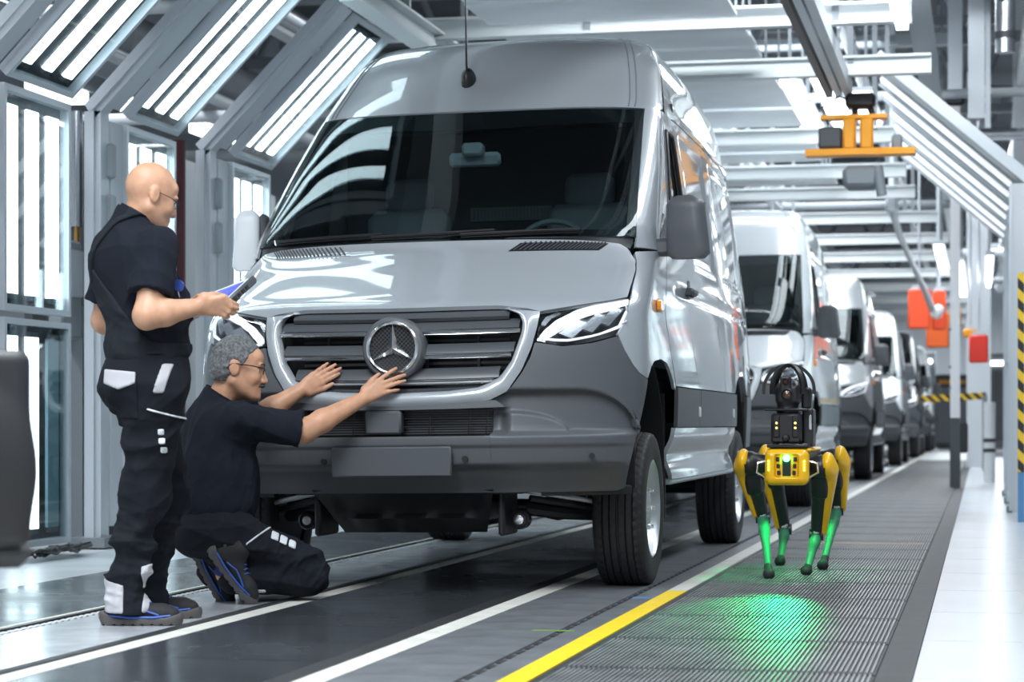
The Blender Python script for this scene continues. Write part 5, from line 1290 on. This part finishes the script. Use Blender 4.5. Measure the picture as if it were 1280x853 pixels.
# tablet in his hands
tb = thing('tablet', 'rugged tablet with white rim and blue screen in the hands of the standing man', 'tablet', (-3.122, 7.892, .004), YAW)
Ut = vnorm((.219, -.153, .067)); Nt = vnorm(np.cross(Ut, (.07, .14, .091))); Vt = np.cross(Nt, Ut); Rt = np.stack([Ut, Vt, Nt], 1); ct = np.array((.272, .030, 1.236))
MB().box(ct, (.290, .200, .022), R=Rt, ch=.006).build('case', mat('tablet_white', (.75, .76, .78), .4), tb)
M_scr = mat('blue_screen', (.020, .028, .30), .35, emit=.55, spec=.2)
MB().box(ct + Nt * .0115, (.225, .140, .003), R=Rt).build('screen', M_scr, tb)
MB().box(ct + Ut * .142, (.020, .199, .030), R=Rt, ch=.006).build('grip', M_dgrey, tb)
for k in range(4): MB().box(ct + Ut * .153 + Vt * (-.07 + k * .03), (.004, .018, .012), R=Rt).build('button', M_black, tb)
mb = MB()
for k in range(4): mb.box(ct + Nt * .0132 + Vt * (.045 - k * .03), (.18, .010, .001), R=Rt)
mb.build('screen_rows', mat('screen_light', (.07, .09, .42), .35, emit=.5, spec=.2), tb)['kind'] = 'stuff'

# ---------------------------------------------------------------- kneeling worker
def kneeling_worker():
    root = thing('person', 'kneeling grey-haired man with glasses touching the grille of the grey van', 'person', (-3.099, 8.950, .004), YAW)
    lo, hi, h = (-.40, -.22, 0.0), (.74, .60, 1.19), .0050
    f = vnorm((.88, .47, 0)); rt = np.array([f[1], -f[0], 0]); up = np.array([0, 0, 1.0]); RT = np.stack([f, rt, up], 1)
    tl = vnorm((.12, .03, 1)); RT2 = np.stack([vnorm(f - tl * (f @ tl)), rt, tl], 1)
    B = SDF(lo, hi, h)
    B.ell((-.12, .17, .69), (.10, .15, .12), RT2, .03); B.ell((-.12, .14, .50), (.13, .15, .18), RT, .05); B.ell((-.13, .11, .36), (.13, .15, .11), RT, .05)
    sN, eN, wN = np.array((-.015, .03, .780)), np.array((.262, .13, .735)), np.array((.515, .262, .880))
    sF, eF, wF_ = np.array((-.12, .33, .80)), np.array((.04, .40, .80)), np.array((.226, .398, .918))
    for a, b, c in ((sN, eN, wN), (sF, eF, wF_)):
        B.cone(a, b, .056, .050, .03); B.cone(b, b + (c - b) * .3, .050, .050, .03); B.cone(b + (c - b) * .3, c, .050, .030, .02)
    hand(B, wN, (.82, .10, .55), (-.1, .97, .1), (-.45, .1, .9), [(.652, .305, 1.012), (.690, .310, .982), (.690, .310, .956), (.664, .308, .916)], (.575, .302, .984), arch=.008)
    hand(B, wF_, (.80, .10, .58), (-.1, .97, .1), (.55, .0, -.8), [(.392, .416, .990), (.398, .417, 1.014), (.374, .417, 1.030), (.340, .415, 1.036)], (.362, .414, .944), arch=.006)
    hf = vnorm((.97, .10, -.17)); W, HR = head(B, (-.028, .160, 1.014), hf, (.1, .05, 1), 1.10)
    B.cone((-.125, .175, .84), (-.06, .168, .94), .066, .062, .03)
    hN, kN, aN = np.array((-.06, .01, .33)), np.array((.285, .13, .125)), np.array((-.06, -.02, .125))
    hF, kF, aF = np.array((-.16, .22, .33)), np.array((.20, .40, .13)), np.array((-.15, .17, .125))
    for a, b, c in ((hN, kN, aN), (hF, kF, aF)): B.cone(a, b, .075, .055, .03); B.cone(b, c, .055, .042, .03)
    body = B.mesh('body', M_skin, root)
    # hair: cap over the cranium minus face, close-cropped
    Hs = SDF((-.25, .0, .86), (.12, .33, 1.17), .004); R_ = HR; rr = lambda *a: [1.10 * q for q in a]
    Hs.ell(W(-.012, 0, .028), rr(.101, .081, .098), R_, .01); Hs.ell(W(-.055, 0, -.025), rr(.052, .072, .062), R_, .03)
    X, Y, Z = Hs.coords(); fw = (X - W(0, 0, 0)[0]) * hf[0] + (Y - W(0, 0, 0)[1]) * hf[1] + (Z - W(0, 0, 0)[2]) * hf[2]; uu = HR[:, 2]; u_ = (X - W(0, 0, 0)[0]) * uu[0] + (Y - W(0, 0, 0)[1]) * uu[1] + (Z - W(0, 0, 0)[2]) * uu[2]
    line = np.interp(u_, [-.09, -.06, -.02, .02, .06, .085, .12], [-.045, -.030, -.002, .030, .045, .068, .09])
    Hs.F = np.maximum(Hs.F, (fw - line).astype(np.float32)); Hs.F = np.maximum(Hs.F, (-.075 - u_ + 0 * fw).astype(np.float32))
    for l in (-1, 1): Hs.ell(W(-.006, l * .086, -.012), rr(.024, .022, .034), R_, .004, 's')
    Hs.wrinkle(.0012, 220, 5); Hs.mesh('hair', M_hair, body)
    lt, uu = HR[:, 1], HR[:, 2]
    for l in (-1, 1):
        e = W(.0765, l * .031, -.004); MB().lathe([(0, -.012), (.009, -.008), (.0125, 0), (.009, .008), (0, .012)], e, hf, 16).build('eye', M_eye, body); MB().lathe([(0, .0125), (.005, .012), (.006, .010)], e, hf, 12).build('iris', M_iris, body)
        mb = MB(); mb.tube([W(.098, l * .014, .020), W(.100, l * .030, .026), W(.088, l * .050, .020)], [.004, .005, .003], 6); mb.build('eyebrow', M_must, body)
    mb = MB(); mb.tube([W(.086, .030, -.068), W(.106, .014, -.060), W(.112, 0, -.058), W(.106, -.014, -.060), W(.086, -.030, -.068)], [.004, .0075, .008, .0075, .004], 8); mb.build('moustache', M_must, body)
    mb = MB()
    for l in (-1, 1):
        q = W(.103, l * .033, -.002); mb.tube([q + 1.1 * (lt * .023 * math.cos(a) + uu * (.013 * math.sin(a) + (.003 if math.sin(a) > 0 else 0))) for a in np.linspace(0, 2 * math.pi, 21)[:-1]], .0018, 5, closed=True)
        mb.tube([W(.103, l * .058, .006), W(.06, l * .079, .008), W(-.02, l * .085, .005), W(-.035, l * .083, -.008)], .0026, 5)
    mb.tube([W(.103, .010, .004), W(.110, 0, .006), W(.103, -.010, .004)], .0018, 5); mb.build('glasses', M_black, root)
    # polo shirt
    S_ = SDF(lo, hi, h)
    S_.ell((-.125, .165, .71), (.145, .195, .185), RT2, .04); S_.ell((-.11, .13, .53), (.175, .190, .19), RT, .06); S_.ell((-.115, .11, .41), (.165, .185, .13), RT, .06)
    S_.cone((-.13, .17, .78), (-.110, .172, .868), .10, .078, .05)
    for a, b, t_ in ((sN, eN, .93), (sF, eF, .95)):
        V = SDF(lo, hi, h); V.cone(a, b, .080, .084, .0); V.cut(a + (b - a) * t_, b - a); S_.put((slice(None),) * 3, V.F, .055, 'u')
    S_.wrinkle(.0050, 30, 13, stretch=(1, 1, .5)); S_.wrinkle(.003, 55, 14, (-.35, -.2, .30), (.3, .4, .68)); S_.wrinkle(.003, 60, 15, (-.08, -.1, .66), (.32, .25, .9))
    S_.cone((-.135, .175, .76), (-.085, .17, .93), .096, .078, .03); S_.cut_near((-.10, .17, .886), (.62, 0, 1), .125); S_.cut((0, 0, .315), (0.25, 0, -1)); S_.mesh('polo_shirt', M_polo, root)
    C_ = SDF((-.25, .04, .74), (.04, .31, 1.02), .004); a_, b_ = (-.135, .175, .76), (-.085, .17, .93); C_.cone(a_, b_, .098, .080, 0); C_.cone(a_, b_, .090, .072, .002, 's'); pn = np.array((.62, .0, 1.0)); C_.cut((-.10, .17, .898), pn); C_.cut(np.array((-.10, .17, .898)) - vnorm(pn) * .044, -pn); C_.mesh('collar', M_polo, root)
    # trousers: thighs folded on the calves
    T = SDF(lo, hi, h)
    T.ell((-.125, .11, .335), (.165, .182, .125), RT, .05); T.ell((-.18, .09, .28), (.12, .16, .10), RT, .05)
    T.cone((-.05, .015, .285), kN + np.array([-.01, 0, .018]), .112, .094, .05); T.cone((-.15, .22, .29), kF + np.array([0, 0, .018]), .108, .09, .05)
    T.chain([kN + np.array([-.005, 0, -.015]), (.10, .06, .115), (-.03, -.01, .110)], [.093, .082, .070], .02); T.chain([kF + np.array([0, 0, -.02]), (.02, .28, .115), (-.15, .175, .118)], [.09, .08, .066], .02)
    T.wrinkle(.005, 40, 21, (-.25, -.2, .02), (.40, .5, .40), (.6, .6, 1.5)); T.wrinkle(.004, 75, 22, (-.1, -.2, .02), (.40, .5, .30), (1.4, .5, .6))
    T.cut((0, 0, .012), (0, 0, -1)); tr = T.mesh('work_trousers', M_trous, root)
    def overlay(base, name, m, region, off=.005):
        q = base.copy(); X, Y, Z = q.coords(); q.F = np.maximum(np.maximum(q.F - off, -(q.F + .012)), region(X, Y, Z).astype(np.float32)).astype(np.float32); return q.mesh(name, m, tr)
    overlay(T, 'piping', M_refl, lambda X, Y, Z: np.maximum(np.maximum(np.abs(Z - (.285 + .75 * (X - .075))) - .005, np.abs(X - .080) - .045), Y - .09))
    for k in range(3): overlay(T, 'reflective_patch', M_refl, lambda X, Y, Z: np.maximum(np.maximum(np.abs(X - (.148 + k * .036)) - .015, np.abs(Z - (.285 - .50 * (X - .148))) - .016), Y - .09), .006)
    overlay(T, 'reflective_hem', M_refl, lambda X, Y, Z: np.maximum(np.maximum(np.abs(X - .05) - .06, np.abs(Z - .050) - .007), Y - .05), .006)
    # shoes: toes on the floor, heels up
    for (toe, heel, fl_) in (((.030, -.055, .012), (-.120, -.045, .205), 0), ((-.115, .115, .012), (-.215, .125, .19), 0)):
        toe = np.array(toe); heel = np.array(heel); fw = vnorm(toe - heel); s_ = shoe(root, heel - fw * .02, fw, (.75, -.10, .62))
    # blue sock of the near foot
    MB().cyl((-.085, -.040, .165), (-.02, -.02, .125), .042, .05, 16).build('sock', mat('sock_blue', (.02, .035, .16), .8), root)
    return root
KNEELER = kneeling_worker()
# ---------------------------------------------------------------- four-legged inspection robot
M_ry = mat('robot_yellow', (0.90, 0.48, 0.004), 0.32, coat=.3)
M_rb = mat('robot_black', (0.016, 0.017, 0.019), 0.38)
M_led = mat('green_led', (0.05, 1.0, 0.30), .3, emit=9.0)
M_leg = mat('robot_leg_green_glow', (0.045, 0.25, 0.13), 0.45)  # green glow of the lamps partly put into the base colour
def robot_dog():
    r = thing('robot_dog', 'yellow and black four-legged robot walking on the ribbed mat with a camera on its back', 'robot', (-.92, 11.2, .0115), 0)
    # body
    S_ = SDF((-.16, -.46, .40), (.16, .62, .70), .006); S_.box((-.01, .10, .548), (.088, .46, .070), None, .03, .01); S_.box((-.01, .10, .60), (.10, .40, .025), None, .02, .03); S_.mesh('trunk', M_rb, r)
    mb = MB().box((-.008, .08, .628), (.215, .76, .020), ch=.01); mb.build('back_cover', M_ry, r)
    # face: yellow rounded frame with recessed camera panel
    F = SDF((-.16, -.47, .42), (.15, -.30, .67), .0045); F.box((-.011, -.385, .545), (.108, .045, .088), None, .035, .01); F.box((-.011, -.445, .552), (.058, .030, .056), None, .010, .004, 's'); fc = F.mesh('face_cover', M_ry, r)
    MB().box((-.011, -.405, .552), (.112, .012, .108), ch=.004).build('camera_panel', M_rb, fc)
    for sx_ in (-1, 1):
        MB().box((-.011 + sx_ * .040, -.417, .552), (.026, .016, .104), R=roty(sx_ * -.10), ch=.006).build('sensor_frame', M_ry, fc)
        for k in range(3): MB().box((-.011 + sx_ * (.040 - .003 * (k - 1)), -.426, .585 - k * .033), (.017, .008, .022), ch=.003).build('sensor_window', M_black, fc)
        for k in range(4): MB().box((-.011 + sx_ * .088, -.431, .575 - k * .014), (.007, .004, .008)).build('indicator_led', mat('led_dot%d%d' % (sx_, k), (.55, 1.0, .10), .3, emit=3.0), fc)
        MB().tube([(-.011 + sx_ * .105, -.36, .575), (-.011 + sx_ * .145, -.37, .565), (-.011 + sx_ * .150, -.37, .52), (-.011 + sx_ * .105, -.36, .495)], .006, 8).build('side_loop', M_chrome, r)
    mb = MB(); mb.lathe([(0, -.014), (.012, -.010), (.017, 0), (.012, .010), (0, .014)], (-.011, -.422, .590), (0, -1, 0), 16); mb.build('status_lamp', M_led, fc)
    MB().box((-.011, -.414, .545), (.040, .006, .085)).build('centre_panel', mat('smoked_panel', (.005, .02, .01), .1), fc)
    # hips and legs
    def leg(hip, knee, foot, sg, front, foot_up):
        hip, knee, foot = map(np.array, (hip, knee, foot)); out = np.array([sg, 0, 0.0])
        hb = SDF(hip - .16, hip + .16, .005); hb.cone(hip - out * .09, hip - out * .02, .045, .050, .02); hb.ell(hip, (.048, .065, .058), None, .03); h_ = hb.mesh('hip', M_rb, r)
        lo = np.minimum(hip, knee) - .12; hi = np.maximum(hip, knee) + .12; U = SDF(lo, hi, .005); d = vnorm(knee - hip); a_ = vnorm(np.cross(d, out)); 
        U.cone(hip + d * .03, hip + d * .12, .050, .046, .02); U.cone(hip + d * .10, knee, .044, .030, .03); U.box(hip + d * .10 - out * .005, (.036, .045, .055), np.stack([out, vnorm(np.cross(d, out)), d], 1), .008, .01)
        up_ = U.mesh('upper_leg', M_rb, r)
        Cv = SDF(lo - .02, hi + .02, .0045); o_ = out * .030
        Cv.ell(hip + out * .028 + np.array([0, 0, .012]), (.038, .075, .062), None, .01); Cv.cone(hip + out * .040 + d * .02, knee + out * .030 - d * .015, .042, .020, .03)
        X, Y, Z = Cv.coords(); t_ = np.clip((hip[2] - Z) / (hip[2] - knee[2]), 0, 1)
        lt = sg * (X - (hip[0] + t_ * (knee[0] - hip[0]))) + 0 * Y; lim = np.where(Z > hip[2] - .005, -.030, .020) + 0 * X
        Cv.F = np.maximum(Cv.F, (lim - lt).astype(np.float32)); Cv.mesh('leg_cover', M_ry, up_)
        MB().cyl(knee - out * .036, knee + out * .034, .030, n=18).build('knee_joint', M_rb, up_)
        MB().box(knee + np.array([0, -.030, .03]), (.04, .03, .06), ch=.01).build('knee_bracket', M_hlrefl, up_)
        L = SDF(np.minimum(knee, foot) - .08, np.maximum(knee, foot) + .08, .004); dd = foot - knee
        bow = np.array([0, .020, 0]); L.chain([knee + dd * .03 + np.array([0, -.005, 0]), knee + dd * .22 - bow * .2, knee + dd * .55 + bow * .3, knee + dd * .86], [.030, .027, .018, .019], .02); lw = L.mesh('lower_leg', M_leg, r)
        T_ = SDF(foot - .07, foot + .08, .004); T_.cone(knee + dd * .84, foot + np.array([0, 0, .010]), .020, .026, .01); T_.ell(foot + np.array([0, -.002, .012]), (.029, .031, .026), None, .01); T_.cut(foot + np.array([0, 0, -.012]), (0, 0, -1)); T_.mesh('foot', mat('foot_rubber', (.02, .02, .022), .7), lw)
    leg((-.210, -.25, .560), (-.158, -.085, .285), (-.097, -.42, .012), -1, 1, 0)
    leg((.150, -.25, .545), (.108, -.050, .200), (.062, -.12, .012), 1, 1, 0)
    leg((-.175, .53, .575), (-.118, .72, .190), (-.134, .60, .012), -1, 0, 0)
    leg((.165, .48, .570), (.168, .60, .300), (.114, .30, .012), 1, 0, 0)
    # payload: black computer box with camera head inside guard hoops
    pb = MB().box((-.024, -.20, .735), (.150, .20, .150), ch=.012).build('payload_box', M_rb, r)
    MB().box((-.016, -.15, .648), (.205, .32, .016), ch=.004).build('payload_rail', M_rb, r)
    for sx_ in (-1, 1):
        MB().box((-.024 + sx_ * .046, -.302, .745), (.030, .012, .11), ch=.004).build('connector_strip', M_black, pb)
        for k in range(2): MB().cyl((-.024 + sx_ * .046, -.308, .762 - k * .024), (-.024 + sx_ * .046, -.311, .762 - k * .024), .005, n=10).build('yellow_led', mat('yellow_led%d%d' % (sx_, k), (1, .72, .10), .3, emit=3.0), pb)
        MB().cyl((-.012 + sx_ * .07, -.24, .642), (-.012 + sx_ * .07, -.24, .662), .016, n=12).build('mount_screw', mat('copper_screw%d' % sx_, (.55, .35, .22), .3, .8), r)
    mb = MB(); mb.lathe([(.0, .02), (.014, .018), (.020, .0), (.020, -.02)], (-.024, -.302, .688), (0, -1, 0), 16); mb.build('front_lens', M_black, pb)
    MB().box((.075, -.12, .74), (.055, .18, .19), ch=.01).build('side_module', M_rb, r)
    MB().box((.088, -.215, .765), (.016, .016, .075), ch=.004).build('antenna_stub', M_hlrefl, r)
    # camera turret
    MB().box((-.024, -.21, .828), (.215, .17, .012), ch=.004).build('turret_plate', M_rb, r)
    Tt = SDF((-.12, -.34, .80), (.08, -.10, 1.02), .0045); Tt.cone((-.024, -.21, .825), (-.024, -.21, .86), .055, .048, .01); Tt.box((-.020, -.215, .905), (.062, .055, .055), None, .03, .02); Tt.ell((-.016, -.20, .93), (.058, .052, .055), None, .02); Tt.box((-.030, -.245, .955), (.026, .030, .040), None, .008, .006)
    tt = Tt.mesh('camera_head', M_rb, r)
    for (x, z, q) in ((-.022, .905, .030), (-.028, .968, .017)):
        mb = MB(); mb.lathe([(q, -.02), (q, .012), (q * .8, .016), (q * .7, .006), (q * .62, .004)], (x, -.272, z), (0, -1, 0), 24); ln = mb.build('lens_ring', M_black, tt); mb = MB(); mb.lathe([(q * .62, .004), (0, .010)], (x, -.272, z), (0, -1, 0), 24); mb.build('lens', mat('lens_glass_%d' % int(q * 1000), (.10, .045, .03), .05, coat=1), ln)
    for k, (ph, rx_) in enumerate(((0, .125), (.9, .12), (-.9, .12))):
        P = []
        for a in np.linspace(-.15, math.pi + .15, 33):
            x = math.cos(a) * rx_; z = .925 + math.sin(a) * .126; P.append((-.018 + x * math.cos(ph), -.20 + x * math.sin(ph), max(z, .832)))
        mb = MB(); P = np.array(P); n_ = np.array([-math.sin(ph), math.cos(ph), 0]) * .010; c0 = np.array([-.018, -.20, .925]); out_ = P - c0; out_ /= np.linalg.norm(out_, axis=1, keepdims=True)
        G = np.stack([P - n_ - out_ * .008, P + n_ - out_ * .008, P + n_ + out_ * .008, P - n_ + out_ * .008, P - n_ - out_ * .008], 1); mb.grid(G); mb.build('guard_hoop', M_black, r)
    MB().cyl((-.018, -.20, 1.036), (-.018, -.20, 1.055), .006, n=8).build('hoop_pin', M_black, r)
    MB().box((.065, -.12, .885), (.05, .10, .11), ch=.012).build('rear_module', M_rb, r)
    # green floor light under the chin, and green lights under the belly that add to the green in the leg colour
    def spot(loc, tgt, power, size, blend, rad=.01):
        l = bpy.data.lights.new('green_floor_lamp', 'SPOT'); l.energy = power; l.color = (0.0, 1.0, .22); l.spot_size = size; l.spot_blend = blend; l.shadow_soft_size = rad
        o = bpy.data.objects.new('green_floor_lamp', l); COL.objects.link(o); o.parent = r; o.location = loc
        d = Vector(tgt) - Vector(loc); o.rotation_euler = d.to_track_quat('-Z', 'Y').to_euler(); return o
    spot((-.011, -.435, .50), (-.03, -2.15, 0), 62, math.radians(24), .85)
    for y in (-.28, .36): spot((-.011, y, .44), (-.011, y - .02, 0), 6, math.radians(100), .35, .03)
    return r
ROBOT = robot_dog()
# ---------------------------------------------------------------- foreground, cut by the left edge
t = thing('work_stool', 'dark grey curved seat shell, very near and out of focus at the left edge', 'stool', (-2.30, 4.60, .004), YAW + .25)

Bk = SDF((-.26, -.12, .42), (.26, .16, .98), .006); Bk.box((0, 0, .71), (.195, .035, .225), None, .030, .01); Bk.ell((0, -.02, .66), (.205, .060, .20), None, .04)
Bk.mesh('backrest', mat('seat_shell_grey', (.035, .035, .038), .5), t)
MB().box((0, .22, .47), (.40, .42, .07), ch=.03).build('seat', M_dgrey, t); MB().box((0, .02, .50), (.06, .06, .16), ch=.01).build('back_bracket', M_mgrey, t)
MB().cyl((0, .22, .06), (0, .22, .45), .03, n=14).build('column', M_chrome, t)
for k in range(5):
    a = k * 2 * math.pi / 5; MB().cyl((0, .22, .07), (.26 * math.cos(a), .22 + .26 * math.sin(a), .035), .022, .016, 8).build('leg', M_dgrey, t); MB().cyl((.26 * math.cos(a), .22 + .26 * math.sin(a), .0), (.26 * math.cos(a), .22 + .26 * math.sin(a), .04), .018, n=10).build('foot', M_black, t)
MB().box((-.19, -.02, .62), (.03, .03, .12), ch=.012).build('lever', M_lgrey, t)
